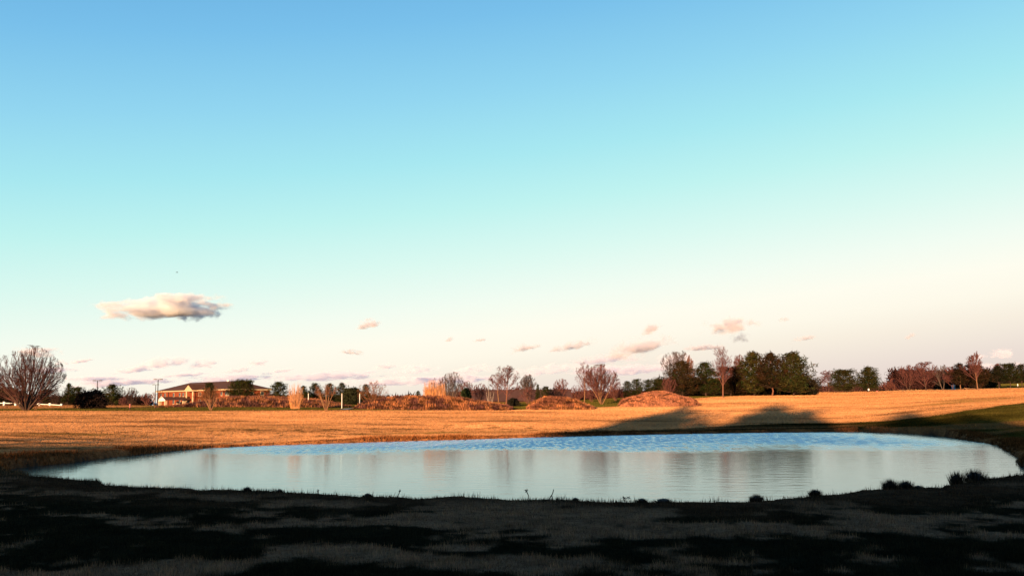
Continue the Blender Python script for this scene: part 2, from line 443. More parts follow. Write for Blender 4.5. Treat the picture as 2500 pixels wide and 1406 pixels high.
# ------------------------------------------------------------------ ground
rr = np.concatenate([np.array([0.5, 1.5, 3, 5]), np.geomspace(6.5, 130, 270), np.geomspace(131, 420, 90), np.geomspace(450, 20000, 16)])
aa = np.concatenate([np.linspace(-33, 33, 350), np.linspace(36, 324, 66)])
A_, R_ = np.meshgrid(np.radians(aa), rr)
X = (np.sin(A_) * R_).ravel(); Y = (np.cos(A_) * R_).ravel()
SD = sdist(X, Y); Z = G(X, Y, SD)
nr, na = A_.shape
ii, jj = np.meshgrid(np.arange(nr - 1), np.arange(na), indexing='ij')
j2 = (jj + 1) % na
fq = np.stack([ii * na + jj, ii * na + j2, (ii + 1) * na + j2, (ii + 1) * na + jj], -1).reshape(-1, 4)[:, ::-1]
V = np.stack([X, Y, Z], 1)
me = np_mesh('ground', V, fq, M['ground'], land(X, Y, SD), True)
g_ = link('ground', me); g_['kind'] = 'structure'; g_['label'] = 'golf course ground with dormant straw turf rising beyond the pond'

# ------------------------------------------------------------------ pond
cen = shore.mean(0)
sh2 = []
for i in range(len(shore)):
    a = shore[i - 1]; b = shore[i]; c = shore[(i + 1) % len(shore)]
    tn = (c - a) / np.linalg.norm(c - a); nrm = np.array([-tn[1], tn[0]])
    sh2.append(b + nrm * 1.3)
b_ = MB(); b_.poly([(p[0], p[1], 0.0) for p in reversed(sh2)])
w = b_.build('water', M['water']); w['kind'] = 'structure'; w['label'] = 'calm pond reflecting the evening sky'
if w.data.polygons[0].normal.z < 0: w.data.flip_normals()
# pond bed rim is the ground itself, 0.7 m below

# ------------------------------------------------------------------ blades of grass
def blades(x, y, z, h, wd, col, lean=0.35, rng=None, bend=False):
    n = len(x); rng = rng or np.random.RandomState(1)
    a = rng.rand(n) * 2 * np.pi; la = rng.rand(n) * 2 * np.pi; lm = rng.rand(n) * lean * h
    ax = np.cos(a) * wd / 2; ay = np.sin(a) * wd / 2
    v = np.empty((n, 3, 3), np.float32)
    v[:, 0] = np.stack([x - ax, y - ay, z - 0.02], 1); v[:, 1] = np.stack([x + ax, y + ay, z - 0.02], 1)
    v[:, 2] = np.stack([x + np.cos(la) * lm, y + np.sin(la) * lm, z + h], 1)
    f = np.arange(3 * n, dtype=np.int32).reshape(n, 3)
    c = np.repeat(col, 3, axis=0).reshape(n, 3, 3).copy()
    c[:, :2] *= 0.8
    return v.reshape(-1, 3), f, c.reshape(-1, 3)
rng = np.random.RandomState(11)
# turf in front of the viewer
n = 420000
u = rng.uniform(-250, 2750, n); d = 1 / rng.uniform(1 / 40, 1 / 6.5, n)
x = (u - 1250) / F * d * math.cos(PITCH); y = d
sd = sdist(x, y)
k = (sd > -0.15) & ((y < 27) | (sd < 4)) & (y < 36)
x, y, sd = x[k], y[k], sd[k]
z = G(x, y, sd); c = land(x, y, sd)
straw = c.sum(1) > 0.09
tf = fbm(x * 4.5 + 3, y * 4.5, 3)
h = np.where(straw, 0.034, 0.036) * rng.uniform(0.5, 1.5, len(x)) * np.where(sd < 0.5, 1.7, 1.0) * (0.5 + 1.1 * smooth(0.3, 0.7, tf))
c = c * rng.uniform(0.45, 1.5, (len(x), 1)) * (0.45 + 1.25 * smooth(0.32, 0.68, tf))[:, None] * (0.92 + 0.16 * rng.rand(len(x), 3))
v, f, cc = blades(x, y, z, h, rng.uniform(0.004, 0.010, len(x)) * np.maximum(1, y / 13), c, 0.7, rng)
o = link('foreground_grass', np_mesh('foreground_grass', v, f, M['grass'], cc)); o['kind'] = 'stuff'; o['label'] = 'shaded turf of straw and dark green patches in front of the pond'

# turf of the field beyond the pond: tufts that catch the low sun
n = 640000
u = rng.uniform(-150, 2650, n); d = 1 / rng.uniform(1 / 330, 1 / 33, n)
x = (u - 1250) / F * d * math.cos(PITCH); y = d
sd = sdist(x, y)
k = (sd > 0.1) & (y > 30)
x, y, sd = x[k], y[k], sd[k]
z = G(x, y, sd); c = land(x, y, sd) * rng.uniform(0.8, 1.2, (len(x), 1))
sc = y / 70
h = 0.05 * sc ** 0.8 * rng.uniform(0.7, 1.2, len(x))
v, f, cc = blades(x, y, z, h, 0.07 * sc * rng.uniform(0.6, 1.4, len(x)), c, 0.6, rng)
o = link('meadow_grass', np_mesh('meadow_grass', v, f, M['grass'], cc)); o['kind'] = 'stuff'; o['label'] = 'sunlit straw coloured turf of the field beyond the pond'

# fringe of rushes and long grass round the water's edge
S = np.array(shore); seg = np.roll(S, -1, 0) - S; L = np.hypot(*seg.T); cum = np.concatenate([[0], np.cumsum(L)])
n = 60000
s = rng.uniform(0, cum[-1], n); i = np.clip(np.searchsorted(cum, s) - 1, 0, len(S) - 1); t = (s - cum[i]) / L[i]
px_ = S[i] + seg[i] * t[:, None]; nv = np.stack([-seg[i][:, 1], seg[i][:, 0]], 1) / L[i][:, None]
off = rng.normal(0.45, 0.4, n)
P1 = px_ + nv * off[:, None]
sdt = sdist(P1[:, 0], P1[:, 1]); P2 = px_ - nv * off[:, None]
P = np.where((sdt > 0)[:, None] == (off > 0)[:, None], P1, P2)
x, y = P[:, 0], P[:, 1]; sd = sdist(x, y)
dens = fbm(s * 0.25, s * 0 + 3, 4)
k = (sd > -0.1) & (dens > 0.38); x, y, sd, dens = x[k], y[k], sd[k], dens[k]
z = np.maximum(G(x, y, sd), -0.05)
h = rng.uniform(0.08, 0.34, len(x)) * smooth(0.36, 0.65, dens) * np.where(y < 31, 0.32, 1.0)
h = h * np.where(y > 31, 0.72, 1.0)
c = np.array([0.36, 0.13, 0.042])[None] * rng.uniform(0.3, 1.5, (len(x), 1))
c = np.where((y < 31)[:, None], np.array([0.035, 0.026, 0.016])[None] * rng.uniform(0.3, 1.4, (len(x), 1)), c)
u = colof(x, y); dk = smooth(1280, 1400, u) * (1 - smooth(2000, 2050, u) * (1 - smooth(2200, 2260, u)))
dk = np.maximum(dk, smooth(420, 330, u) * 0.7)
c = c * (1 - 0.7 * dk * (y > 31))[:, None]  # shore stretches lying in shade are painted darker
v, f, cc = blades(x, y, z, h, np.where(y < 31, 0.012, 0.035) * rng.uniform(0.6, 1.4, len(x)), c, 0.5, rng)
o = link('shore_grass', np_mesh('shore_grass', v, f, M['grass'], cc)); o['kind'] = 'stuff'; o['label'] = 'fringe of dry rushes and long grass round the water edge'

# ------------------------------------------------------------------ branching plants
def prisms(segs, n):
    """segs: array (k, 8) of p0, p1, r0, r1 -> verts, quads"""
    s = np.asarray(segs, float)
    p0, p1, r0, r1 = s[:, :3], s[:, 3:6], s[:, 6], s[:, 7]
    d = p1 - p0; d /= np.linalg.norm(d, axis=1)[:, None] + 1e-9
    ref = np.where(np.abs(d[:, 2:3]) < 0.9, np.array([[0, 0, 1.0]]), np.array([[1.0, 0, 0]]))
    a = np.cross(d, ref); a /= np.linalg.norm(a, axis=1)[:, None] + 1e-9
    b = np.cross(d, a)
    k = len(s); V = np.empty((k, 2, n, 3))
    for i in range(n):
        t = 2 * math.pi * i / n; e = a * math.cos(t) + b * math.sin(t)
        V[:, 0, i] = p0 + e * r0[:, None]; V[:, 1, i] = p1 + e * r1[:, None]
    base = (np.arange(k) * 2 * n)[:, None]
    f = np.concatenate([np.stack([base[:, 0] + i, base[:, 0] + (i + 1) % n, base[:, 0] + n + (i + 1) % n, base[:, 0] + n + i], 1) for i in range(n)])
    return V.reshape(-1, 3), f
def unit(v): return v / (np.linalg.norm(v) + 1e-9)
def branching(rnd, stems=1, trunk=0.25, spread=0.55, levels=4, kids=(9, 7, 5, 4), up=0.25, r0=0.02, wig=0.12, lenf=(0.62, 0.5, 0.5, 0.45), start=0.25, stemspread=0.5, twig=0.0025):
    """unit-height plant as segment lists per level: [stem segments, branch segments]"""
    out = [[], [], []]
    def grow(p, d, L, r, lev):
        ns = 5 if lev == 0 else (3 if lev == 1 else 2 if lev < levels else 1)
        pts = [p]; dirs = []; q = p.copy(); dd = d.copy()
        for i in range(ns):
            dd = unit(dd + np.array([rnd.gauss(0, wig), rnd.gauss(0, wig), rnd.gauss(0, wig * 0.6) + up * (0.5 if lev else 0.3)]) * (0.8 if lev else 0.5))
            q2 = q + dd * (L / ns)
            ra = max(r * (1 - 0.8 * i / ns), twig); rb = max(r * (1 - 0.8 * (i + 1) / ns), twig * 0.7)
            out[0 if lev == 0 else 2 if lev >= min(levels, 3) else 1].append((*q, *q2, ra, rb))
            q = q2; pts.append(q); dirs.append(dd)
        if lev >= levels: return
        nk = kids[lev]
        if lev == levels - 1:
            nk = max(1, int(nk * rnd.uniform(0.8, 1.3)))
            u_ = np.array([rnd.random() for _ in range(nk * 6)]).reshape(6, nk)
            t = start + (1 - start) * (np.arange(nk) + u_[0]) / nk
            j = np.minimum((t * ns).astype(int), ns - 1); ft = (t * ns - j)[:, None]
            PT = np.array(pts); AX = np.array(dirs)[j]
            pp = PT[j] + (PT[j + 1] - PT[j]) * ft
            az = u_[1] * 6.283; o = np.stack([np.cos(az), np.sin(az), u_[5] - 0.5], 1); o -= AX * (o * AX).sum(1)[:, None]; o /= np.linalg.norm(o, axis=1)[:, None] + 1e-9
            sp = (spread * (0.7 + 0.6 * u_[2]))[:, None]
            nd = AX * np.cos(sp) + o * np.sin(sp); nd[:, 2] += up * 0.5
            LL = (L * lenf[lev] * (0.65 + 0.5 * u_[3]) * (1.1 - 0.45 * t))[:, None]
            out[2].extend(np.concatenate([pp, pp + nd * LL, np.full((nk, 1), twig), np.full((nk, 1), twig * 0.6)], 1))
            return
        nk = max(1, int(nk * rnd.uniform(0.75, 1.3)))
        for k in range(nk):
            s0 = start if lev else trunk
            t = s0 + (1 - s0) * ((k + rnd.random()) / nk)
            j = min(int(t * ns), ns - 1); ft = t * ns - j
            pp = pts[j] + (pts[j + 1] - pts[j]) * ft
            ax = dirs[j]
            az = rnd.random() * 6.283 if lev else k * 2.4 + rnd.random()
            o = np.array([math.cos(az), math.sin(az), 0.0]); o = unit(o - ax * (o @ ax))
            sp = spread * rnd.uniform(0.7, 1.3)
            nd = unit(ax * math.cos(sp) + o * math.sin(sp))
            lf = lenf[lev] * rnd.uniform(0.65, 1.15) * (1.15 - 0.6 * t if lev == 0 else 1.1 - 0.45 * t)
            grow(pp, nd, L * lf, max(r * (1 - 0.75 * t) * 0.55, twig), lev + 1)
    for s in range(stems):
        if stems == 1: d = unit(np.array([rnd.gauss(0, 0.03), rnd.gauss(0, 0.03), 1]))
        else:
            az = 2.4 * s + rnd.uniform(-0.3, 0.3); ss = stemspread * math.sqrt((s + 0.15) / stems) * rnd.uniform(0.85, 1.15)
            d = unit(np.array([math.cos(az) * ss, math.sin(az) * ss, 1]))
        grow(np.array([0, 0, 0.0]) + (np.array([d[0], d[1], 0]) * 0.05 if stems > 1 else 0), d, rnd.uniform(0.85, 1.0), r0 * (1 if stems == 1 else 0.7), 0)
    return [np.array(o) for o in out]
def fit(parts, height, halfw, dome=None):
    allp = np.concatenate([p[:, 3:6] for p in parts if len(p)])
    zt = np.percentile(allp[:, 2], 95 if dome else 99.7); rad = np.percentile(np.hypot(allp[:, 0], allp[:, 1]), 91 if dome else 97)
    sx, sz = halfw / rad, height / zt
    for p in parts:
        if not len(p): continue
        for o in (0, 3):
            p[:, o:o + 2] *= sx; p[:, o + 2] *= sz
        p[:, 6:] *= height
        if dome:
            # the twigs end on a common outline, as they do on a tree grown in the open
            for o in (0, 3):
                zc = dome * height; q = p[:, o:o + 3].copy(); q[:, 2] -= zc
                n_ = q / np.array([halfw, halfw, height - zc]); n_[:, 2] = np.where(q[:, 2] < 0, q[:, 2] / (zc * 1.35), n_[:, 2])
                rho = np.linalg.norm(n_, axis=1) + 1e-9
                r2 = np.where(rho > 0.85, 0.85 + 0.2 * (1 - np.exp(-(rho - 0.85) / 0.2)), rho)
                q *= (r2 / rho)[:, None]; q[:, 2] += zc; p[:, o:o + 3] = q
    return parts
HABIT = {
    'oval':   dict(stems=1, trunk=0.20, spread=0.60, kids=(18, 9, 7, 6), up=0.24, r0=0.020, wig=0.10, dome=0.55),
    'fan':    dict(stems=8, trunk=0.14, spread=0.46, kids=(9, 7, 6, 5), up=0.07, r0=0.020, stemspread=1.05, lenf=(0.66, 0.55, 0.5, 0.45), wig=0.09, dome=0.42),
    'tall':   dict(stems=1, trunk=0.2, spread=0.52, kids=(22, 9, 7, 5), up=0.26, r0=0.016, lenf=(0.52, 0.5, 0.5, 0.45), wig=0.09, dome=0.40),
    'vase':   dict(stems=8, trunk=0.5, spread=0.65, kids=(9, 6, 5, 5), up=0.08, r0=0.032, stemspread=0.8, lenf=(0.36, 0.5, 0.5, 0.45)),
    'bush':   dict(stems=8, trunk=0.05, spread=0.6, kids=(8, 6, 5, 4), up=0.10, r0=0.016, stemspread=1.0, lenf=(0.6, 0.5, 0.5, 0.5), dome=0.4),
    'spread': dict(stems=18, trunk=0.10, spread=0.42, kids=(10, 8, 6, 5), up=0.0, r0=0.022, stemspread=2.3, lenf=(0.6, 0.55, 0.5, 0.45), wig=0.08, dome=0.30),
}
def base_point(u, d):
    x = (u - 1250) / F * d * math.cos(PITCH)
    return np.array([x, d, gz(x, d)])
def top_z(u, py, d): return float(at(u, py, d)[2])
SEED = [100]
def bare(name, u, top, half, d, label, habit='oval', bark='bark_grey', twig='twig_grey', cat='tree', group='bare winter trees beyond the field', twigr=None, dx=0.0, **over):
    """bare deciduous plant: trunk (or stems) and crown of branches"""
    SEED[0] += 1; rnd = random.Random(SEED[0])
    p = base_point(u, d); H = top_z(u, top, d) - p[2]; hw = half / F * d
    kw = dict(HABIT[habit]); kw.update(over)
    kw['twig'] = (twigr if twigr else (0.00007 if d < 200 else 0.0001) * d) / max(H, 0.5); dome = kw.pop('dome', None)
    parts = fit(branching(rnd, **kw), H, hw, dome)
    t = thing(name, label, cat, (p[0], p[1], p[2] - 0.03), 0, group)
    v, f = prisms(parts[0], 6)
    link('trunk' if kw['stems'] == 1 else 'stems', np_mesh('trunk', v, f, M[bark], None, True), t)
    v, f = prisms(parts[1], 3)
    if len(parts[2]):
        v2, f2 = prisms(parts[2], 2); f2 = f2[:len(f2) // 2]
        f = np.concatenate([f, f2 + len(v)]); v = np.concatenate([v, v2])
    link('crown', np_mesh('crown', v, f, M[twig]), t)
    return t

def tufts(centers, size, per, col, rng, flat=0.0, aspect=0.35, var=0.4):
    """clumps of small pointed leaf faces around each centre"""
    n = len(centers); k = n * per
    c = np.repeat(centers, per, 0) + rng.normal(0, 1, (k, 3)) * (np.repeat(size, per) * 0.45)[:, None]
    d = rng.normal(0, 1, (k, 3)); d[:, 2] = d[:, 2] * (1 - flat) + 0.25; d /= np.linalg.norm(d, axis=1)[:, None]
    s = np.cross(d, rng.normal(0, 1, (k, 3))); s /= np.linalg.norm(s, axis=1)[:, None]
    l = np.repeat(size, per) * rng.uniform(0.6, 1.3, k)
    v = np.empty((k, 3, 3)); v[:, 0] = c - s * (l * aspect)[:, None]; v[:, 1] = c + s * (l * aspect)[:, None]; v[:, 2] = c + d * (l * 1.1)[:, None]
    cc = np.repeat(np.repeat(col, per, 0) * rng.uniform(1 - var, 1 + var, (k, 1)), 3, 0)
    return v.reshape(-1, 3), np.arange(3 * k).reshape(-1, 3), cc
def pine(name, u, top, half, d, label, bare_to=0.06, col=(0.0250, 0.0279, 0.0084), cat='tree', group='evergreen trees beyond the field', shape='pine', dens=1.0, trunkcol='bark_dark'):
    SEED[0] += 1; rnd = random.Random(SEED[0]); rg = np.random.RandomState(SEED[0])
    p = base_point(u, d); H = top_z(u, top, d) - p[2]; hw = half / F * d
    t = thing(name, label, cat, (p[0], p[1], p[2] - 0.03), 0, group)
    tr = []; q = np.zeros(3)
    for i in range(8):
        q2 = np.array([rnd.gauss(0, 0.012) * H, rnd.gauss(0, 0.012) * H, H * 0.95 * (i + 1) / 8])
        r = 0.02 * H
        tr.append((*q, *q2, r * (1 - i / 8.6), r * (1 - (i + 1) / 8.6))); q = q2
    tr = np.array(tr)
    v, f = prisms(tr, 7); link('trunk', np_mesh('trunk', v, f, M[trunkcol], None, True), t)
    br = []; cen = []; siz = []
    nb = int(130 * dens)
    lop = [(rnd.random() * 6.28, rnd.uniform(0.75, 1.2)) for _ in range(5)]
    for i in range(nb):
        tt = bare_to + (1 - bare_to) * (i + rnd.random()) / nb
        if shape == 'pine': env = min(1.0, 1.25 * (1 - (tt - bare_to) / (1 - bare_to)) ** 0.62) * min(1, 0.72 + 1.2 * (tt - bare_to))
        elif shape == 'cone': env = (1 - (tt - bare_to) / (1 - bare_to)) ** 0.85
        else: env = math.sqrt(max(0.03, 1 - ((tt - 0.45) / 0.57) ** 2))
        az = i * 2.4 + rnd.gauss(0, 0.4)
        lobe = 1 + 0.16 * math.sin(3 * az + lop[0][0] + tt * 5) + 0.12 * math.sin(2 * az + lop[1][0] - tt * 9)
        L = hw * env * lobe * rnd.uniform(0.6, 1.16) + 0.03 * H
        elv = rnd.uniform(0.0, 0.25) + 0.75 * max(0, tt - 0.5)
        dv = np.array([math.cos(az) * math.cos(elv), math.sin(az) * math.cos(elv), math.sin(elv)])
        p0 = np.array([0, 0, H * tt * 0.95]); mid = p0 + dv * L * 0.55; end = p0 + dv * L + np.array([0, 0, 0.10 * L])
        if end[2] > H: end[2] = H * rnd.uniform(0.93, 1.0)
        br.append((*p0, *mid, 0.006 * H, 0.004 * H)); br.append((*mid, *end, 0.004 * H, 0.0015 * H))
        m = max(3, int(9 * L / hw))
        for k in range(m):
            s = 0.35 + 0.65 * (k + rnd.random()) / m
            c = p0 + (end - p0) * s + np.array([rnd.gauss(0, 0.09), rnd.gauss(0, 0.09), rnd.gauss(0.02, 0.05)]) * L
            cen.append(c); siz.append((0.062 * hw + 0.018 * H) * rnd.uniform(0.6, 1.4))
    v, f = prisms(np.array(br), 3); link('branches', np_mesh('branches', v, f, M['bark_dark']), t)
    cen = np.array(cen); siz = np.array(siz)
    colr = np.array(col)[None] * 0.8 * rg.uniform(0.35, 1.8, (len(cen), 1)) * np.array([1 + 0.25 * rg.randn(len(cen)), np.ones(len(cen)), np.ones(len(cen))]).T.clip(0.5, 1.6)
    v, f, cc = tufts(cen, siz, 9, colr, rg, 0.3, 0.16)
    link('crown', np_mesh('crown', v, f, M['needles'], cc), t)
    return t
def leafy(name, u, top, half, d, label, col=(0.0150, 0.0158, 0.0063), cat='shrub', group='dark shrubs beyond the field', base=None, dens=1.0):
    """rounded leafy shrub: short stems and a crown of leaf clumps"""
    SEED[0] += 1; rnd = random.Random(SEED[0]); rg = np.random.RandomState(SEED[0])
    p = base_point(u, d); H = top_z(u, top, d) - p[2]; hw = half / F * d
    t = thing(name, label, cat, (p[0], p[1], p[2] - 0.03), 0, group)
    st = fit(branching(rnd, stems=7, trunk=0.1, spread=0.5, levels=2, kids=(6, 3), up=0.1, r0=0.025, stemspread=0.8), H * 0.95, hw * 0.9)
    v, f = prisms(np.concatenate([x_ for x_ in st if len(x_)]), 4); link('stems', np_mesh('stems', v, f, M['bark_dark']), t)
    n = int(420 * dens)
    a = rg.rand(n) * 6.283; zz = rg.rand(n) ** 0.8
    r = np.sqrt(np.clip(1 - (zz * 1.15 - 0.35) ** 2 / 0.72, 0.02, 1)) * np.sqrt(rg.uniform(0.2, 1, n))
    lob = 1 + 0.15 * np.sin(3 * a + rg.rand() * 6) + 0.1 * np.sin(5 * a + zz * 6)
    cen = np.stack([np.cos(a) * r * hw * lob, np.sin(a) * r * hw * lob, H * zz * (0.93 + 0.1 * np.sin(4 * a + 1))], 1)
    siz = np.full(n, 0.11 * hw + 0.05 * H)
    colr = np.array(col)[None] * rg.uniform(0.5, 1.5, (n, 1))
    v, f, cc = tufts(cen, siz, 9, colr, rg, 0.1, 0.28)
    link('crown', np_mesh('crown', v, f, M['needles'], cc), t)
    return t

# ------------------------------------------------------------------ woodland behind the viewer: it throws the shade over the pond
hh = np.array([math.sin(SUN_AZ), math.cos(SUN_AZ)]); qq = np.array([math.cos(SUN_AZ), -math.sin(SUN_AZ)])
T0 = -75.0
edge_px = [(-250, 1072), (0, 1079), (150, 1082), (330, 1090), (480, 1098), (800, 1092), (1100, 1084), (1260, 1074), (1330, 1063), (1480, 1038), (1600, 1012), (1690, 986), (1740, 1000),
           (1800, 1016), (1830, 1004), (1880, 987), (1960, 992), (2010, 1020), (2060, 1047), (2120, 1047), (2160, 1016), (2200, 1001), (2270, 1008), (2340, 1016), (2420, 1022), (2500, 1034), (2650, 1030)]
es, eh = [], []
for p in edge_px:
    dpt = ground_depth(*p); v = ray(*p); P = np.array([v[0] * dpt, dpt])
    es.append(P @ qq); eh.append(float(G0(P[0], P[1])) + math.tan(SUN_EL) * (P @ hh - T0))
ss = np.arange(-130, 110, 0.5); hs = np.zeros_like(ss)
o_ = np.argsort(es); hs = np.interp(ss, np.array(es)[o_], np.array(eh)[o_])
hs = np.where(ss > max(es) , eh[-1], hs)
rg = np.random.RandomState(77)
n = 15000
s = rg.uniform(-130, 109, n); hm = np.interp(s, ss, hs); hm = hm * (1.02 - 0.26 * rg.rand(n) ** 1.5)
zz = hm * rg.uniform(0.0, 1, n) ** 0.8
thin = (zz > hm * 0.85) & (rg.rand(n) < 0.4); zz = np.where(thin, zz * 0.6, zz)      # crowns grow thin towards the tops
t = T0 + rg.normal(0, 1.6, n)
cen = np.stack([hh[0] * t + qq[0] * s, hh[1] * t + qq[1] * s, zz - 0.6], 1)
v, f, cc = tufts(cen, rg.uniform(0.8, 1.3, n), 8, np.full((n, 3), 0.05) * np.array([[0.9, 1.1, 0.5]]), rg, 0.1, 0.5)
o = link('woodland', np_mesh('woodland', v, f, M['needles'], cc)); o['kind'] = 'stuff'; o['label'] = 'dense wood standing behind the viewer that shades the pond'

# ------------------------------------------------------------------ brick building
A0 = np.array([-96.0, 333.0]); E1 = np.array([-0.71, 0.704]); E2 = np.array([0.704, 0.71])
BG = 2.3; EAVE = 8.1; RIDGE = 11.1; LB, WB = 51.4, 16.0
def bp(s, w, z): q = A0 + E1 * s + E2 * w; return (q[0], q[1], z)
def s_of(px):
    k_ = (px - 1250) / F * math.cos(PITCH) ** 1
    return (k_ * A0[1] - A0[0]) / (E1[0] - k_ * E1[1])
M['brick'] = mat_flat('red_brick', (0.175, 0.037, 0.011), 0.9, 0.2, 1.2)
M['roof'] = mat_flat('brown_shingle', (0.085, 0.031, 0.012), 0.95, 0.25, 1.5)
M['dark'] = mat_flat('dark_recess', (0.03, 0.025, 0.022), 0.8, 0.2, 1)
bt = thing('brick_building', 'long two storey red brick building with brown hip roof and white portico', 'building', (A0[0], A0[1], BG))
def bl(m, name, mat, parent=bt):
    off = bt.location
    if parent is not bt: off = bt.location
    m.v = [(a - off[0], b - off[1], c - off[2]) for a, b, c in m.v]
    return m.build(name, mat, parent)
def prism_b(m, s0, s1, w0, w1, z0, z1):
    b = len(m.v)
    for z in (z0, z1):
        for s_, w_ in ((s0, w0), (s1, w0), (s1, w1), (s0, w1)): m.v.append(bp(s_, w_, z))
    for f_ in ((0, 1, 2, 3), (7, 6, 5, 4), (4, 5, 1, 0), (5, 6, 2, 1), (6, 7, 3, 2), (7, 4, 0, 3)): m.f.append(tuple(b + i for i in f_))
    return m
bl(prism_b(MB(), 0, LB, 0, WB, BG - 1, EAVE - 0.35), 'wall', M['brick'])
m = MB()
for a, b in (((-0.7, LB + 0.5), (-0.7, 0.02)), ((-0.7, LB + 0.5), (WB - 0.02, WB + 0.7)), ((-0.7, -0.02), (0.02, WB - 0.02))):
    prism_b(m, *a, *b, EAVE - 0.4, EAVE - 0.01)
bl(m, 'eave_trim', M['cream'])
def hip(m, s0, s1, w0, w1, z0, z1, r0, r1):
    c = [bp(s0, w0, z0), bp(s1, w0, z0), bp(s1, w1, z0), bp(s0, w1, z0), bp(r0, (w0 + w1) / 2, z1), bp(r1, (w0 + w1) / 2, z1)]
    b = len(m.v); m.v += c
    for f_ in ((0, 4, 5, 1), (1, 5, 2), (2, 5, 4, 3), (3, 4, 0), (0, 1, 2, 3)): m.f.append(tuple(b + i for i in f_))
    return m
rf = bl(hip(MB(), -0.9, LB + 0.7, -0.9, WB + 0.9, EAVE, RIDGE, 8, 42.4), 'roof', M['roof'])
m = MB(); q = bp(14.5, WB / 2, RIDGE); m.box(q[0] - 0.3, q[0] + 0.3, q[1] - 0.3, q[1] + 0.3, RIDGE - 0.4, RIDGE + 0.45); bl(m, 'roof_vent', M['white'], rf)
m = MB(); q = bp(5.5, WB / 2, RIDGE - 1); m.tube((q[0], q[1], RIDGE - 1.6), (q[0], q[1], RIDGE + 0.1), 0.12, 0.12); bl(m, 'vent_pipe', M['metal'], rf)
def window(sw, z0, z1, hw_=0.55, side=0):
    m = MB(); prism_b(m, sw - hw_ - 0.08, sw + hw_ + 0.08, -0.08, -0.004, z0 - 0.22, z1 + 0.06)
    fr = bl(m, 'window', M['cream'])
    m = MB(); prism_b(m, sw - hw_, sw - 0.05, -0.12, -0.083, z0, z1); prism_b(m, sw + 0.05, sw + hw_, -0.12, -0.083, z0, z1)
    bl(m, 'pane', M['glass'], fr)
for px in (390, 400, 421, 436, 444.5, 452, 480, 486, 538, 549, 554):
    s_ = s_of(px)
    if s_ > LB: continue
    window(s_, 6.0, 7.2); window(s_, 3.4, 4.8)
for w_ in (4.0, 9.0, 13.0):
    for z0 in (3.4, 6.0):
        m = MB(); b = len(m.v); prism_b(m, -0.08, -0.004, w_ - 0.7, w_ + 0.7, z0 - 0.2, z0 + 1.35); fr = bl(m, 'window', M['cream'])
        m = MB(); prism_b(m, -0.12, -0.083, w_ - 0.55, w_ + 0.55, z0, z0 + 1.2); bl(m, 'pane', M['glass'], fr)
m = MB(); sx = s_of(408.5); q = bp(sx, -0.15, 0); m.tube((q[0], q[1], BG), (q[0], q[1], EAVE - 0.4), 0.12, 0.12, 6); bl(m, 'downpipe', M['metal'])
# portico
s0 = s_of(474); hwid = 2.7
po = bl(prism_b(MB(), s0 - hwid + 0.7, s0 + hwid - 0.7, -1.0, -0.13, 3.2, EAVE - 0.8), 'portico_wall', M['brick'])
m = MB()
for sx in (s0 - hwid + 0.4, s0 + hwid - 0.4):
    q = bp(sx, -2.2, 0)
    c_ = MB().tube((q[0], q[1], BG - 0.5), (q[0], q[1], EAVE - 0.5), 0.32, 0.27, 10); bl(c_, 'column', M['cream'])
m = MB(); hi_ = EAVE + 1.75
pts_f = [bp(s0 - hwid, -2.8, EAVE - 0.5), bp(s0 + hwid, -2.8, EAVE - 0.5), bp(s0 + hwid, -2.8, EAVE + 0.05), bp(s0, -2.8, hi_), bp(s0 - hwid, -2.8, EAVE + 0.05)]
pts_b = [(x_ + E2[0] * 2.6, y_ + E2[1] * 2.6, z_) for x_, y_, z_ in pts_f]
b = 0; m.v = pts_f + pts_b; m.f = [(4, 3, 2, 1, 0), (5, 6, 7, 8, 9)] + [(i, (i + 1) % 5, 5 + (i + 1) % 5, 5 + i) for i in range(5)]
pd = bl(m, 'pediment', M['cream'])
m = MB()
for sg in (-1, 1):
    m.poly([bp(s0, -3.0, hi_ + 0.12), bp(s0 + sg * (hwid + 0.35), -3.0, EAVE + 0.0), bp(s0 + sg * (hwid + 0.35), 2.5, EAVE + 0.0), bp(s0, 6.0, hi_ + 0.12)])
bl(m, 'portico_roof', M['roof'], pd)
# covered drive at the entrance
sc_, hw2, LC = s_of(464), 2.6, 11.0
m = MB(); m.v = [bp(sc_ - hw2, -LC, 4.6), bp(sc_ + hw2, -LC, 4.6), bp(sc_, -LC, 5.75), bp(sc_ - hw2, -0.2, 4.6), bp(sc_ + hw2, -0.2, 4.6), bp(sc_, -0.2, 5.75)]
m.f = [(0, 2, 5, 3), (1, 4, 5, 2), (3, 5, 4), (0, 3, 4, 1)]
cr = bl(m, 'canopy_roof', M['roof'])
m = MB(); m.v = [bp(sc_ - hw2, -LC - 0.15, 4.25), bp(sc_ + hw2, -LC - 0.15, 4.25), bp(sc_ + hw2 + 0.25, -LC - 0.15, 4.65), bp(sc_, -LC - 0.15, 5.95), bp(sc_ - hw2 - 0.25, -LC - 0.15, 4.65)]
m.v += [(x_ + E2[0] * 0.12, y_ + E2[1] * 0.12, z_) for x_, y_, z_ in m.v]
m.f = [(4, 3, 2, 1, 0), (5, 6, 7, 8, 9)] + [(i, (i + 1) % 5, 5 + (i + 1) % 5, 5 + i) for i in range(5)]
bl(m, 'canopy_gable', M['white'])
for sx, wx in ((sc_ - hw2 + 0.4, -LC + 0.4), (sc_ + hw2 - 0.4, -LC + 0.4), (sc_ - hw2 + 0.4, -4), (sc_ + hw2 - 0.4, -4)):
    bl(prism_b(MB(), sx - 0.35, sx + 0.35, wx - 0.35, wx + 0.35, BG - 0.6, 4.24), 'canopy_post', M['cream'])
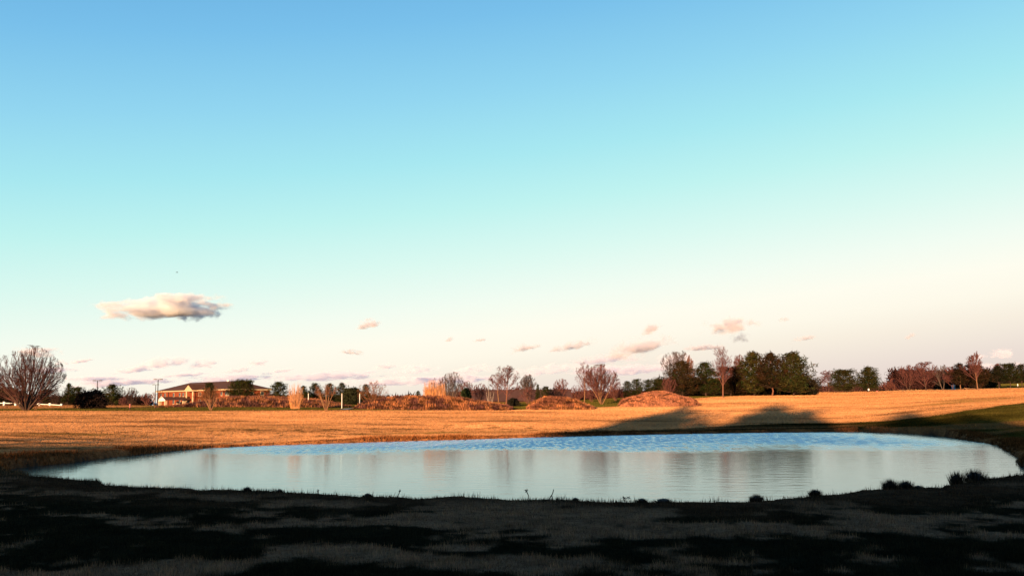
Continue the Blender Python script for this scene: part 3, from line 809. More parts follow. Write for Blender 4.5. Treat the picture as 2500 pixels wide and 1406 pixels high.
bl(prism_b(MB(), sc_ - 5, sc_ + 4, -0.32, -0.14, BG - 0.6, 4.4), 'entrance_shade', M['dark'])  # dark sheet painted as the shade under the covered drive

# long low building with a plain brown roof, behind the trees in the middle
d = 300.0
c0 = at(1146, 975, d); c1 = at(1395, 975, d)
zt = top_z(1250, 951, d); zb = 1.6
lb = thing('low_building', 'long low building with a plain dark brown roof behind the bare trees', 'building', ((c0[0] + c1[0]) / 2, d, zb))
hwid = (c1[0] - c0[0]) / 2
M['barnroof'] = mat_flat('old_brown_roof', (0.075, 0.032, 0.022), 0.95, 0.2, 0.4)
m = MB(); m.box(-hwid + 0.6, hwid - 0.6, -6, 6, -0.5, (zt - zb) * 0.36); m.build('wall', M['barnroof'], lb)
m = MB(); hz = zt - zb
m.v = [(-hwid, -7.5, hz * 0.3), (hwid, -7.5, hz * 0.3), (hwid, 0, hz), (-hwid, 0, hz), (-hwid, 7.5, hz * 0.3), (hwid, 7.5, hz * 0.3)]
m.f = [(0, 1, 2, 3), (3, 2, 5, 4), (0, 3, 4), (1, 5, 2), (0, 4, 5, 1)]
m.build('roof', M['barnroof'], lb)

# ------------------------------------------------------------------ grassy mounds
def mound(label, sil, d, hd, blades_n, bh, colr, base_col, group='grassy mounds beside the field'):
    us = np.array([s_[0] for s_ in sil], float); ts = np.array([s_[1] for s_ in sil], float)
    uu = np.linspace(us[0], us[-1], 90); tt = np.interp(uu, us, ts)
    k_ = np.ones(5) / 5; tt[2:-2] = np.convolve(tt, k_, 'valid')
    cx = base_point((us[0] + us[-1]) / 2, d)
    t = thing('grass_mound', label, 'mound', (cx[0], cx[1], cx[2]), 0, group)
    xs = (uu - 1250) / F * d * math.cos(PITCH)
    gl = G(xs, np.full_like(xs, d), np.full_like(xs, 50.0))
    hpk = np.maximum(np.array([top_z(a, b, d) for a, b in zip(uu, tt)]) - gl - bh * 0.7, 0.02)
    hpk *= smooth(0, 4, np.arange(90)) * smooth(89, 85, np.arange(90))
    ww = np.linspace(-1, 1, 21)
    XX, WW = np.meshgrid(xs, ww); HH = np.tile(hpk, (21, 1)) * (1 - WW ** 2) ** 0.75
    end = np.minimum(1, 0.35 + 1.6 * np.sqrt(np.clip(np.minimum(np.arange(90), 89 - np.arange(90)) / 44.5, 0, 1)))
    YY = d + WW * hd * np.tile(end, (21, 1))
    ZZ = G(XX.ravel(), YY.ravel(), np.full(XX.size, 50.0)).reshape(XX.shape) + HH + (fbm(XX * 0.9, YY * 0.9, 3) - 0.5) * bh * 0.7 * (1 - WW ** 2) - 0.05
    i_, j_ = np.meshgrid(np.arange(20), np.arange(89), indexing='ij')
    fq = np.stack([i_ * 90 + j_, i_ * 90 + j_ + 1, (i_ + 1) * 90 + j_ + 1, (i_ + 1) * 90 + j_], -1).reshape(-1, 4)
    V = np.stack([XX, YY, ZZ], -1).reshape(-1, 3) - cx
    link('soil', np_mesh('soil', V, fq, M['ground'], np.array(base_col)[None] * np.ones((len(V), 1)), True), t)
    rg = np.random.RandomState(int(d * 10 + us[0]) % 9999)
    a = rg.randint(0, 89, blades_n); b = rg.randint(0, 20, blades_n); fa = rg.rand(blades_n); fb = rg.rand(blades_n)
    def it(Q): return (Q[b, a] * (1 - fa) + Q[b, a + 1] * fa) * (1 - fb) + (Q[b + 1, a] * (1 - fa) + Q[b + 1, a + 1] * fa) * fb
    x, y, z = it(XX), it(YY), it(ZZ)
    cl = fbm(x * 1.9 + 5, (y + z * 2) * 1.9, 3)
    h = bh * rg.uniform(0.35, 1.15, blades_n) * (0.45 + 1.1 * cl)
    n2 = fbm(x * 1.1 + 9, z * 1.6 + y * 0.6 + 3, 3)
    c = np.array(colr[0])[None] * (1 - smooth(0.42, 0.6, n2))[:, None] + np.array(colr[1])[None] * smooth(0.42, 0.6, n2)[:, None]
    c = c * rg.uniform(0.5, 1.4, (blades_n, 1)) * (0.3 + 1.1 * smooth(0.36, 0.62, cl))[:, None]
    v, f, cc = blades(x - cx[0], y - cx[1], z - cx[2], h, rg.uniform(0.05, 0.14, blades_n), c, 0.7, rg)
    g = link('tall_grass', np_mesh('tall_grass', v, f, M['grass'], cc), t); g['kind'] = 'stuff'
    return t
GC = [(0.22, 0.085, 0.05), (0.44, 0.18, 0.075)]
mound('long low mound of brown tall grass in front of the brick building', [(392, 996), (420, 990), (470, 982), (520, 974), (558, 966), (620, 966), (700, 969), (770, 973), (810, 980), (838, 988), (850, 993)], 122, 5.5, 20000, 0.32, [(0.13, 0.055, 0.045), (0.32, 0.13, 0.06)], (0.05, 0.025, 0.016))
mound('long mound of tall russet grass topped with reed stalks in the middle', [(866, 992), (885, 981), (920, 972), (960, 966), (1040, 965), (1100, 966), (1150, 973), (1200, 982), (1232, 988), (1250, 992)], 112, 4.5, 21000, 0.32, [(0.15, 0.06, 0.046), (0.36, 0.145, 0.062)], (0.06, 0.028, 0.016))
mound('small rounded mound of bright russet grass with a dark right tail', [(1283, 992), (1295, 980), (1330, 967), (1375, 967), (1400, 973), (1425, 984), (1448, 992)], 114, 3.2, 12000, 0.28, GC, (0.14, 0.065, 0.03))
mound('smooth dome shaped mound of clipped reddish grass before the pines', [(1508, 984), (1515, 972), (1550, 964), (1590, 953), (1622, 953), (1650, 962), (1680, 968), (1697, 975), (1703, 979)], 122, 3.6, 15000, 0.2, [(0.31, 0.125, 0.075), (0.40, 0.165, 0.085)], (0.24, 0.10, 0.06))
mound('low bare sandy rise at the far right of the field crest', [(2168, 957), (2195, 952.5), (2225, 950.5), (2255, 953), (2285, 956)], 255, 5, 2500, 0.25, [(0.34, 0.2, 0.11), (0.45, 0.27, 0.12)], (0.36, 0.21, 0.10))

# ------------------------------------------------------------------ trees and shrubs, left to right
bare('bare_tree', 62, 846, 92, 104, 'broad many stemmed bare tree at the far left before the white fence', 'spread', 'bark_dark', 'twig_brown', twigr=0.010)
leafy('dark_shrub', 18, 952, 42, 190, 'dark shrub hidden behind the broad bare tree at the far left', (0.02, 0.016, 0.01))
bare('vase_shrub', 85, 960, 22, 107, 'small orange stemmed bare shrub beside the broad left tree', 'vase', 'bark_tan', 'twig_orange', 'shrub', 'pruned many stemmed shrubs beside the field')
pine('pine_tree', 112, 950, 24, 190, 'dark evergreen just right of the broad bare tree', shape='round')
bare('bare_shrub', 133, 958, 16, 185, 'small brown bare shrub behind the white fence end', 'bush', 'bark_dark', 'twig_dark', 'shrub', 'bare shrubs beyond the field')
pine('pine_tree', 163, 934, 22, 190, 'pointed dark evergreen left of the nearest tall lamp', shape='cone')
pine('pine_tree', 184, 945, 24, 195, 'dark evergreen with two blunt tops left of the round dark bush', shape='round')
leafy('dark_shrub', 223, 954, 34, 112, 'large round almost black bush at the edge of the field', (0.022, 0.014, 0.012))
pine('pine_tree', 270, 939, 34, 180, 'broad dark pine right of the round black bush', shape='pine')
bare('bare_tree', 316, 944, 22, 170, 'rounded dark red bare tree between pine and brick building', 'bush', 'bark_dark', 'twig_dark', start=0.1)
bare('bare_shrub', 298, 968, 12, 165, 'low rusty shrub at the foot of the dark red bare tree', 'bush', 'bark_red', 'twig_red', 'shrub', 'bare shrubs beyond the field')
bare('bare_shrub', 356, 958, 17, 200, 'low rusty bare shrub left of the brick building', 'bush', 'bark_red', 'twig_red', 'shrub', 'bare shrubs beyond the field')
bare('vase_shrub', 377, 953, 25, 112, 'pale stemmed pruned shrub before the left end of the brick building', 'vase', 'bark_tan', 'twig_orange', 'shrub', 'pruned many stemmed shrubs beside the field', stems=3)
bare('vase_shrub', 512, 940, 32, 100, 'tall pale pruned shrub spreading in front of the brick building', 'vase', 'bark_tan', 'twig_orange', 'shrub', 'pruned many stemmed shrubs beside the field')
pine('pine_tree', 508, 934, 15, 230, 'slim dark evergreen behind the pruned shrub before the brick building', shape='round')
bare('bare_shrub', 492, 958, 14, 180, 'thin orange brushwood beside the portico of the brick building', 'bush', 'bark_tan', 'twig_orange', 'shrub', 'bare shrubs beyond the field')
pine('pine_tree', 588, 928, 35, 215, 'broad dark pine in front of the right corner of the brick building', shape='round', dens=1.3)
pine('pine_tree', 676, 932, 32, 190, 'dark pine at the right end of the brick building', shape='pine')
bare('bare_shrub', 655, 955, 10, 150, 'small rusty shrub at the foot of the right end pine', 'bush', 'bark_red', 'twig_red', 'shrub', 'bare shrubs beyond the field')
pine('pine_tree', 738, 941, 17, 185, 'small dark pine right behind the pale pampas grass', shape='pine')
pine('pine_tree', 766, 935, 26, 190, 'dark pine behind the left arms of the orange pruned shrub', shape='pine')
bare('vase_shrub', 794, 936, 34, 101, 'vase shaped orange pruned shrub between two white posts', 'vase', 'bark_tan', 'twig_orange', 'shrub', 'pruned many stemmed shrubs beside the field', trunk=0.6)
pine('pine_tree', 802, 935, 19, 200, 'dark pine directly behind the orange pruned shrub', shape='pine')
pine('pine_tree', 832, 933, 20, 190, 'slender dark pine behind the middle white post', shape='pine')
leafy('dark_shrub', 858, 948, 26, 150, 'tall dark evergreen thicket between the two right white posts', (0.022, 0.024, 0.012))
pine('pine_tree', 890, 937, 17, 180, 'small dark pine behind the third white post', shape='pine')
bare('vase_shrub', 908, 928, 42, 118, 'wide rusty pruned shrub at the left end of the reed topped mound', 'bush', 'bark_red', 'twig_orange', 'shrub', 'pruned many stemmed shrubs beside the field', stemspread=0.8)
pine('pine_tree', 1018, 953, 10, 170, 'tiny dark pine left of the orange reed stand', shape='pine')
bare('bare_tree', 1068, 920, 24, 165, 'small purple brown bare tree behind the orange reed stand', 'bush', 'bark_red', 'twig_red')
bare('bare_tree', 1102, 906, 32, 150, 'wide grey bare tree right of the orange reed stand', 'fan', 'bark_grey', 'twig_grey')
bare('bare_shrub', 1090, 945, 22, 160, 'dense brown undergrowth below the wide grey bare tree', 'bush', 'bark_red', 'twig_dark', 'shrub', 'bare shrubs beyond the field')
leafy('dark_shrub', 1136, 949, 13, 160, 'small dark green conical shrub before the brown roof', (0.025, 0.035, 0.015))
bare('bare_tree', 1135, 928, 26, 230, 'reddish bare tree above the small dark green shrub', 'bush', 'bark_red', 'twig_red')
bare('bare_tree', 1170, 935, 22, 240, 'low reddish bare tree above the left part of the brown roof', 'bush', 'bark_red', 'twig_red')
bare('white_birch', 1191, 938, 12, 126, 'slender white stemmed birch forking from the ground', 'vase', 'bark_white', 'twig_grey', stems=2, r0=0.013, stemspread=0.35, group='bare winter trees beyond the field')
bare('white_birch', 1199, 948, 9, 126, 'shorter white stemmed birch leaning right beside its twin', 'vase', 'bark_white', 'twig_grey', stems=2, r0=0.013, stemspread=0.35, group='bare winter trees beyond the field')
bare('bare_tree', 1214, 908, 30, 132, 'slim straight trunked bare tree left of the large oval one', 'oval', 'bark_tan', 'twig_red', trunk=0.35)
bare('bare_tree', 1233, 889, 36, 122, 'large oval crowned bare tree with single trunk near the middle', 'oval', 'bark_red', 'twig_red', trunk=0.26, twigr=0.012, kids=(22, 10, 7, 6))
leafy('dark_shrub', 1250, 973, 15, 126, 'low black shrub at the foot of the large oval bare tree', (0.015, 0.014, 0.010))
bare('bare_tree', 1287, 912, 25, 165, 'grey fan shaped bare tree right of the large oval one', 'fan', 'bark_grey', 'twig_grey', stemspread=0.5)
bare('bare_shrub', 1285, 942, 27, 138, 'rounded dark red shrub below the grey fan shaped tree', 'bush', 'bark_red', 'twig_red', 'shrub', 'bare shrubs beyond the field')
pine('pine_tree', 1311, 936, 9, 190, 'narrow dark evergreen right of the grey fan shaped tree', shape='cone')
pine('pine_tree', 1330, 943, 13, 190, 'low dark evergreen above the small russet mound', shape='round')
bare('bare_shrub', 1352, 945, 20, 180, 'olive brown shrub behind the small russet mound', 'bush', 'bark_dark', 'twig_dark', 'shrub', 'bare shrubs beyond the field')
bare('bare_tree', 1368, 923, 22, 200, 'ragged reddish bare tree behind the small russet mound', 'bush', 'bark_red', 'twig_red')
bare('bare_tree', 1424, 880, 26, 140, 'tall narrow reddish bare tree left of the great fan tree', 'tall', 'bark_tan', 'twig_red')
bare('bare_tree', 1466, 888, 48, 128, 'great fan shaped reddish bare tree with many stems', 'fan', 'bark_tan', 'twig_red', kids=(12, 9, 7, 6), twigr=0.012)
for u, tp, hw_, d, lb_ in ((1408, 938, 20, 150, 'dark red brush left of the tall narrow bare tree'), (1442, 950, 22, 146, 'dark red brush between the tall narrow tree and the great fan tree'), (1500, 934, 24, 150, 'dark red brush right of the great fan tree')):
    bare('bare_shrub', u, tp, hw_, d, lb_, 'bush', 'bark_red', 'twig_red', 'shrub', 'bare shrubs beyond the field')
pine('pine_tree', 1530, 930, 12, 170, 'leftmost evergreen of the low dark row behind the smooth mound', shape='round')
pine('pine_tree', 1552, 925, 17, 172, 'rounded evergreen second in the low dark row behind the smooth mound', shape='round')
pine('pine_tree', 1582, 926, 16, 175, 'evergreen third in the low dark row behind the smooth mound', shape='round')
pine('pine_tree', 1606, 924, 16, 178, 'rightmost evergreen of the low dark row behind the smooth mound', shape='round')
bare('bare_tree', 1654, 853, 42, 215, 'dark grey fan crowned bare tree rising above the left pine', 'fan', 'bark_grey', 'twig_grey', stems=5, stemspread=0.6, dome=0.6)
bare('bare_tree', 1686, 866, 14, 215, 'thin pale bare tree just right of the dark grey fan crown', 'tall', 'bark_tan', 'twig_orange')
pine('pine_tree', 1664, 882, 46, 172, 'brownish dark pine at the left end of the big evergreen group', shape='pine', col=(0.0275, 0.0189, 0.0084), dens=1.2)
bare('bare_shrub', 1632, 918, 22, 168, 'reddish brush at the left foot of the big evergreen group', 'bush', 'bark_red', 'twig_red', 'shrub', 'bare shrubs beyond the field')
pine('pine_tree', 1722, 884, 40, 178, 'dark pine left of the tall single bare tree', shape='pine', dens=1.2)
leafy('dark_shrub', 1705, 930, 30, 185, 'black thicket filling the gap left of the tall single bare tree', (0.012, 0.012, 0.009))
bare('bare_tree', 1763, 844, 34, 158, 'tall single trunked bare tree amid the big evergreen group', 'tall', 'bark_red', 'twig_red', trunk=0.22, dome=None)
pine('pine_tree', 1782, 896, 44, 180, 'brown tinged evergreen behind the tall single bare tree', shape='round', col=(0.0225, 0.0135, 0.0067), dens=1.2)
bare('bare_tree', 1806, 864, 26, 220, 'pinkish bare tree top showing between bare trunk and green pine', 'fan', 'bark_red', 'twig_red', stems=4, stemspread=0.4)
pine('pine_tree', 1840, 858, 46, 178, 'tall bright green pine in the middle of the big evergreen group', shape='pine', col=(0.0350, 0.0315, 0.0092), dens=1.5)
pine('pine_tree', 1883, 861, 42, 172, 'dark brown pine with bare lit trunk in the evergreen group', shape='pine', col=(0.0250, 0.0162, 0.0076), bare_to=0.2, dens=1.2, trunkcol='bark_red')
pine('pine_tree', 1936, 860, 52, 172, 'widest green pine at the right end of the big evergreen group', shape='pine', col=(0.0300, 0.0297, 0.0092), dens=1.6)
for u, hw_, lb_ in ((1655, 34, 'dark skirt of shrubs under the brownish left end pine'), (1740, 34, 'dark skirt of shrubs left of the foot of the tall single bare tree'), (1785, 30, 'dark skirt of shrubs right of the foot of the tall single bare tree'), (1862, 34, 'dark skirt of shrubs left of the bare lit pine trunk'), (1955, 36, 'dark skirt of shrubs under the widest green pine')):
    leafy('dark_shrub', u, 940, hw_, 184, lb_, (0.010, 0.009, 0.006))
leafy('dark_shrub', 1810, 936, 30, 190, 'dark undergrowth below the bright green pine', (0.016, 0.016, 0.010))
leafy('dark_shrub', 1905, 938, 30, 190, 'dark undergrowth below the widest green pine', (0.016, 0.016, 0.010))
bare('bare_shrub', 1992, 946, 14, 280, 'low mauve brush right of the big evergreen group', 'bush', 'bark_red', 'twig_red', 'shrub', 'bare shrubs beyond the field')
bare('bare_tree', 2022, 901, 24, 250, 'round reddish bare tree left of the pair of pines', 'oval', 'bark_red', 'twig_red', trunk=0.15)
pine('pine_tree', 2060, 903, 34, 240, 'lower left pine of the pair on the field crest', shape='round', col=(0.0260, 0.0252, 0.0084), dens=1.4)
pine('pine_tree', 2120, 896, 32, 240, 'taller right pine of the pair on the field crest', shape='pine', col=(0.0260, 0.0270, 0.0092), dens=1.5)
for u, tp, hw_, lb_ in ((2164, 930, 17, 'low purple brush right of the pair of pines'), (2181, 922, 11, 'pointed pink bare sapling in the purple brush'), (2197, 940, 14, 'low brown brush before the first right hand bare tree')):
    bare('bare_shrub', u, tp, hw_, 300, lb_, 'bush', 'bark_red', 'twig_red', 'shrub', 'bare shrubs beyond the field')
bare('bare_tree', 2218, 889, 30, 275, 'grey bare tree first in the right hand row', 'fan', 'bark_dark', 'twig_red', stems=3)
bare('bare_tree', 2260, 880, 34, 270, 'dense dome crowned red brown tree in the right hand row', 'oval', 'bark_dark', 'twig_red', trunk=0.12, kids=(22, 10, 7, 6))
bare('bare_tree', 2302, 889, 26, 285, 'thin grey bare tree behind the dome crowned one', 'fan', 'bark_grey', 'twig_grey', stems=3)
bare('bare_tree', 2326, 892, 22, 280, 'low purple bare tree above the blue toilet cabin', 'oval', 'bark_dark', 'twig_red', trunk=0.1)
leafy('dark_shrub', 2318, 928, 30, 330, 'dark thicket behind the blue toilet cabin', (0.016, 0.013, 0.010))
pine('pine_tree', 2345, 886, 22, 275, 'brownish evergreen with a forked pale trunk right of the toilet cabin', shape='pine', col=(0.0210, 0.0135, 0.0067), bare_to=0.2, trunkcol='bark_tan')
bare('bare_tree', 2386, 858, 29, 268, 'tallest bare tree of the right hand row with a loose crown', 'tall', 'bark_tan', 'twig_red', trunk=0.25, dome=None)
pine('pine_tree', 2384, 892, 33, 285, 'olive brown evergreen behind the tallest right hand bare tree', shape='round', col=(0.0250, 0.0153, 0.0067), bare_to=0.12)
leafy('dark_shrub', 2405, 915, 24, 320, 'dark rounded shrub left of the high trunked evergreens', (0.02, 0.018, 0.011))
pine('pine_tree', 2438, 892, 22, 300, 'leftmost high trunked evergreen near the right edge', shape='pine', bare_to=0.26, col=(0.0110, 0.0117, 0.0059), dens=1.2)
pine('pine_tree', 2466, 887, 24, 300, 'middle high trunked evergreen near the right edge', shape='round', bare_to=0.26, col=(0.0170, 0.0189, 0.0067), dens=1.2)
pine('pine_tree', 2496, 889, 22, 305, 'rightmost high trunked evergreen cut by the picture edge', shape='pine', bare_to=0.24, col=(0.0150, 0.0162, 0.0063), dens=1.2)
pine('pine_tree', 2535, 884, 26, 305, 'dark evergreen just outside the right edge', shape='pine', bare_to=0.2)
bare('bare_tree', 2441, 884, 14, 330, 'thin bare tree top above the leftmost high trunked evergreen', 'tall', 'bark_red', 'twig_red')
# distant wood closing the gaps between the trees
def far_wood(u0, u1, top, d, col, label, n=1500):
    rg = np.random.RandomState(int(u0) + 503)
    u = rg.uniform(u0, u1, n); x = (u - 1250) / F * d * math.cos(PITCH); y = d + rg.uniform(-6, 6, n)
    tp = top + (fbm(u * 0.03 + u0, u * 0, 3) - 0.5) * 16
    zt = np.array([top_z(a, b, d) for a, b in zip(u, tp)]); z0 = G0(x, y)
    z = z0 + (zt - z0) * rg.rand(n) ** 0.9
    v, f, cc = tufts(np.stack([x, y, z], 1), rg.uniform(0.7, 1.3, n), 8, np.array(col)[None] * rg.uniform(0.5, 1.4, (n, 1)), rg, 0, 0.16)
    o = link('far_wood', np_mesh('far_wood', v, f, M['needles'], cc)); o['kind'] = 'stuff'; o['label'] = label
far_wood(-120, 352, 972, 290, (0.026, 0.014, 0.01), 'far low brown wood behind the white fence', 2200)
far_wood(640, 1010, 972, 300, (0.024, 0.015, 0.01), 'far low brown wood behind the white posts', 1800)
far_wood(1040, 1640, 958, 330, (0.05, 0.018, 0.015), 'far reddish wood behind the middle trees', 3000)
far_wood(1600, 1990, 930, 300, (0.02, 0.016, 0.010), 'far dark wood behind the big evergreen group', 2600)
far_wood(2400, 2640, 925, 400, (0.02, 0.018, 0.012), 'far dark wood beyond the cart path', 1800)
far_wood(1960, 2230, 945, 380, (0.06, 0.028, 0.026), 'far mauve wood on the crest right of the pines', 1500)
far_wood(2180, 2420, 908, 345, (0.036, 0.015, 0.014), 'far dark red wood behind the toilet cabin', 3000)

# ------------------------------------------------------------------ tall reed stands
def reeds(label, u, top, half, d, n, zbase=None, lean=0.25, cols_=((0.55, 0.27, 0.10), (0.62, 0.36, 0.22)), name='reed_stand', spread=1.0):
    SEED[0] += 1; rnd = random.Random(SEED[0])
    p = base_point(u, d)
    if zbase is not None: p[2] = zbase
    H = top_z(u, top, d) - p[2]; hw = half / F * d
    t = thing(name, label, 'reeds', (p[0], p[1], p[2] - 0.03), 0, 'stands of tall dry reed stalks')
    for kind, (nm, mn) in enumerate((('stalks', n), ('leaves', n))):
        segs = []
        for i in range(mn):
            a = rnd.random() * 6.283; r = hw * math.sqrt(rnd.random()) * spread
            x0, y0 = math.cos(a) * r, math.sin(a) * r * 0.6
            h = H * (rnd.uniform(0.45, 1.0) ** 0.8 * (1 - 0.25 * (r / max(hw, .1)) ** 2) if kind == 0 else rnd.uniform(0.2, 0.6)); le = lean * rnd.gauss(0, 1) * (1 if kind == 0 else 2.2) * 0.35
            q = np.array([x0, y0, 0]); dv = unit(np.array([x0 / max(hw, .1) * lean * 0.6 + le, rnd.gauss(0, .1), 1]))
            m1 = q + dv * h * 0.6; m2 = q + dv * h + np.array([le * h * 0.12, 0, -abs(le) * h * .05])
            w_ = 0.00011 * d * (1.0 if kind == 0 else 1.4)
            segs.append((*q, *m1, w_ * 1.3, w_)); segs.append((*m1, *m2, w_, w_ * (1.6 if kind == 0 and i % 3 == 0 else 0.3)))
        v, f = prisms(np.array(segs), 3)
        link(nm, np_mesh(nm, v, f, M['reed' + str(kind)]), t)
    return t
M['reed0'] = mat_flat('reed_stalk', (0.42, 0.21, 0.115), 0.9, 0.3, 2)
M['reed1'] = mat_flat('reed_leaf', (0.50, 0.21, 0.07), 0.9, 0.3, 2)
reeds('pale fountain of tall pampas stalks before the low mound', 719, 927, 11, 108, 130, None, 0.2)
zb = top_z(1058, 967, 112)
reeds('upright orange reed stand on top of the long middle mound', 1058, 922, 27, 113, 190, zb, 0.04)

# ------------------------------------------------------------------ white rail fence, posts, lamps, markers
p0 = base_point(-60, 168); d = 168
fx = [(-40), 10, 38, 67, 95, 122, 150]
zr = [top_z(u, py, d) for u, py in zip(fx, (982.5, 983, 983.6, 984.6, 985.4, 986.4, 988))]
fxm = [at(u, 985, d)[0] for u in fx]
fence = thing('rail_fence', 'low white rail fence behind the broad left tree', 'fence', (fxm[0], d, 2.0))
for i, (xx, zz_) in enumerate(zip(fxm, zr)):
    g0 = gz(xx, d)
    m = MB(); m.box(-0.13, 0.13, -0.13, 0.13, min(g0, zz_ - 0.6) - 2.0 - 0.1, zz_ + 0.12 - 2.0); m.box(-0.17, 0.17, -0.17, 0.17, zz_ + 0.12 - 2.0, zz_ + 0.18 - 2.0)
    m.build('post', M['white'], fence, (xx - fxm[0], 0, 0))
    if i:
        for dz in (0.0,):
            m = MB(); xa, xb = fxm[i - 1] - fxm[0] + 0.131, xx - fxm[0] - 0.131; za, zb_ = zr[i - 1] - 2.0 - dz, zz_ - 2.0 - dz
            m.v = [(xa, -0.05, za - 0.11), (xb, -0.05, zb_ - 0.11), (xb, 0.05, zb_ - 0.11), (xa, 0.05, za - 0.11), (xa, -0.05, za), (xb, -0.05, zb_), (xb, 0.05, zb_), (xa, 0.05, za)]
            m.f = [(3, 2, 1, 0), (4, 5, 6, 7), (0, 1, 5, 4), (1, 2, 6, 5), (2, 3, 7, 6), (3, 0, 4, 7)]
            m.build('rail', M['white'], fence)
def lamp(u, top, d, label, arms=2):
    p = base_point(u, d); H = top_z(u, top, d) - p[2]
    t = thing('lamp_post', label, 'lamp post', tuple(p), 0, 'car park lamp posts beside the brick building')
    MB().tube((0, 0, -0.3), (0, 0, H - 0.15), 0.16, 0.12, 8).build('pole', M['metal'], t)
    MB().tube((0, 0, -0.3), (0, 0, 0.5), 0.3, 0.3, 10).build('base', M['bark_grey'], t)
    hw_ = 0.9
    MB().box(-hw_, hw_, -0.06, 0.06, H - 0.15, H - 0.06).build('arm', M['metal'], t)
    for sg in ((-1, 1) if arms == 2 else (1,)):
        MB().box(sg * hw_ - 0.42, sg * hw_ + 0.42, -0.28, 0.28, H - 0.22, H + 0.02).build('lamp_head', M['metal'], t)
lamp(233, 928, 300, 'lone double headed lamp post between the dark evergreens')
lamp(381.5, 925, 300, 'taller lamp post at the left corner of the brick building')
lamp(376, 938, 400, 'shorter lamp post beside the taller one at the brick building', 2)
lamp(217.5, 950, 430, 'small far lamp post above the round black bush', 1)
for u, tp, bt_, d, lb_ in ((750, 960, 972, 119, 'short white post on the low mound by the pampas'), (832, 960, 987, 112, 'white post right of the vase shaped orange shrub'), (875.5, 960, 988, 111, 'white post at the left end of the reed topped mound')):
    p = base_point(u, d); z1 = top_z(u, tp, d); z0 = min(p[2], top_z(u, bt_, d)) - 0.1
    t = thing('white_post', lb_, 'post', (p[0], p[1], z0), 0, 'white posts among the shrubs')
    MB().tube((0, 0, 0), (0, 0, z1 - z0 - 0.05), 0.045, 0.04, 8).build('shaft', M['white'], t)
    MB().tube((0, 0, z1 - z0 - 0.05), (0, 0, z1 - z0), 0.07, 0.06, 8).build('cap', M['cream'], t)
M['red'] = mat_flat('faded_red', (0.42, 0.12, 0.10), 0.7, 0.1, 2)
M['blue'] = mat_flat('blue_plastic', (0.035, 0.2, 0.42), 0.45, 0.1, 2)
p = base_point(314.5, 101); z1 = top_z(314.5, 986, 101); H = z1 - p[2]
t = thing('marker_post', 'slim red and dark marker post at the left field edge', 'marker', tuple(p))
MB().tube((0, 0, -0.1), (0, 0, H * 0.45), 0.07, 0.07).build('foot', M['bark_dark'], t); MB().tube((0, 0, H * 0.45), (0, 0, H * 0.85), 0.06, 0.06).build('shaft', M['red'], t)
MB().tube((0, 0, H * 0.85), (0, 0, H), 0.09, 0.07).build('cap', M['red'], t)
# blue portable toilet
d = 288.0; p = base_point(2327, d); H = top_z(2327, 941, d) - p[2] if False else 2.25
t = thing('portable_toilet', 'blue portable toilet cabin with white roof below the right hand trees', 'portable toilet', tuple(p))
sc_ = (top_z(2327, 939, d) - p[2]) / 2.3
def pb(name, mat, *a): return MB().box(*[q * sc_ for q in a]).build(name, M[mat], t)
pb('skid', 'bark_dark', -0.55, 0.55, -0.55, 0.55, -0.05, 0.12)
pb('cabin', 'blue', -0.55, 0.55, -0.55, 0.55, 0.121, 1.95)
dr = pb('door', 'blue', -0.4, 0.4, -0.60, -0.552, 0.2, 1.5)
MB().box(0.25 * sc_, 0.33 * sc_, -0.65 * sc_, -0.602 * sc_, 0.8 * sc_, 1.0 * sc_).build('handle', M['metal'], dr)
for sg in (-1, 1): pb('vent', 'white', sg * 0.27 - 0.17, sg * 0.27 + 0.17, -0.60, -0.552, 1.54, 1.88)
m = MB(); a = 0.62 * sc_; m.box(-a, a, -a, a, 1.951 * sc_, 2.1 * sc_); m.box(-a * 0.8, a * 0.8, -a * 0.8, a * 0.8, 2.1 * sc_, 2.24 * sc_); m.build('roof', M['white'], t)
MB().tube((0.4 * sc_, 0.45 * sc_, 2.24 * sc_), (0.4 * sc_, 0.45 * sc_, 2.5 * sc_), 0.06, 0.06).build('vent_pipe', M['white'], t)
# small signs and markers on the crest
def sign(u, top, bot, d, label, headc, wd, name='sign_post', postc='metal'):
    p = base_point(u, d); z1 = top_z(u, top, d); z0 = min(p[2], top_z(u, bot, d)) - 0.05; H = z1 - z0
    t = thing(name, label, 'sign', (p[0], p[1], z0))
    MB().tube((0, 0, 0), (0, 0, H * 0.6), 0.06, 0.06).build('post', M[postc], t)
    MB().box(-wd, wd, -0.05, 0.05, H * 0.55, H).build('panel', M[headc], t)
sign(2119.5, 948.5, 958.5, 232, 'small white sign before the taller pine of the pair', 'white', 0.16)
sign(2140, 954, 959, 232, 'low orange sign right of the small white one', 'red', 0.18)
sign(1986, 957, 961, 240, 'tiny white tee marker at the right foot of the evergreens', 'white', 0.22)
sign(2484.5, 937, 947, 290, 'white notice before the rightmost high trunked evergreen', 'white', 0.12)
p = base_point(2203, 230); H = top_z(2203, 952, 230) - p[2]
t = thing('wooden_post', 'thin dark wooden post on the right crest', 'post', tuple(p)); MB().tube((0, 0, -0.2), (0.1, 0, max(H, 0.7)), 0.07, 0.06).build('shaft', M['bark_dark'], t)
MB().tube((0.1, 0, max(H, 0.7)), (0.1, 0, max(H, 0.7) + 0.08), 0.09, 0.08).build('cap', M['metal'], t)
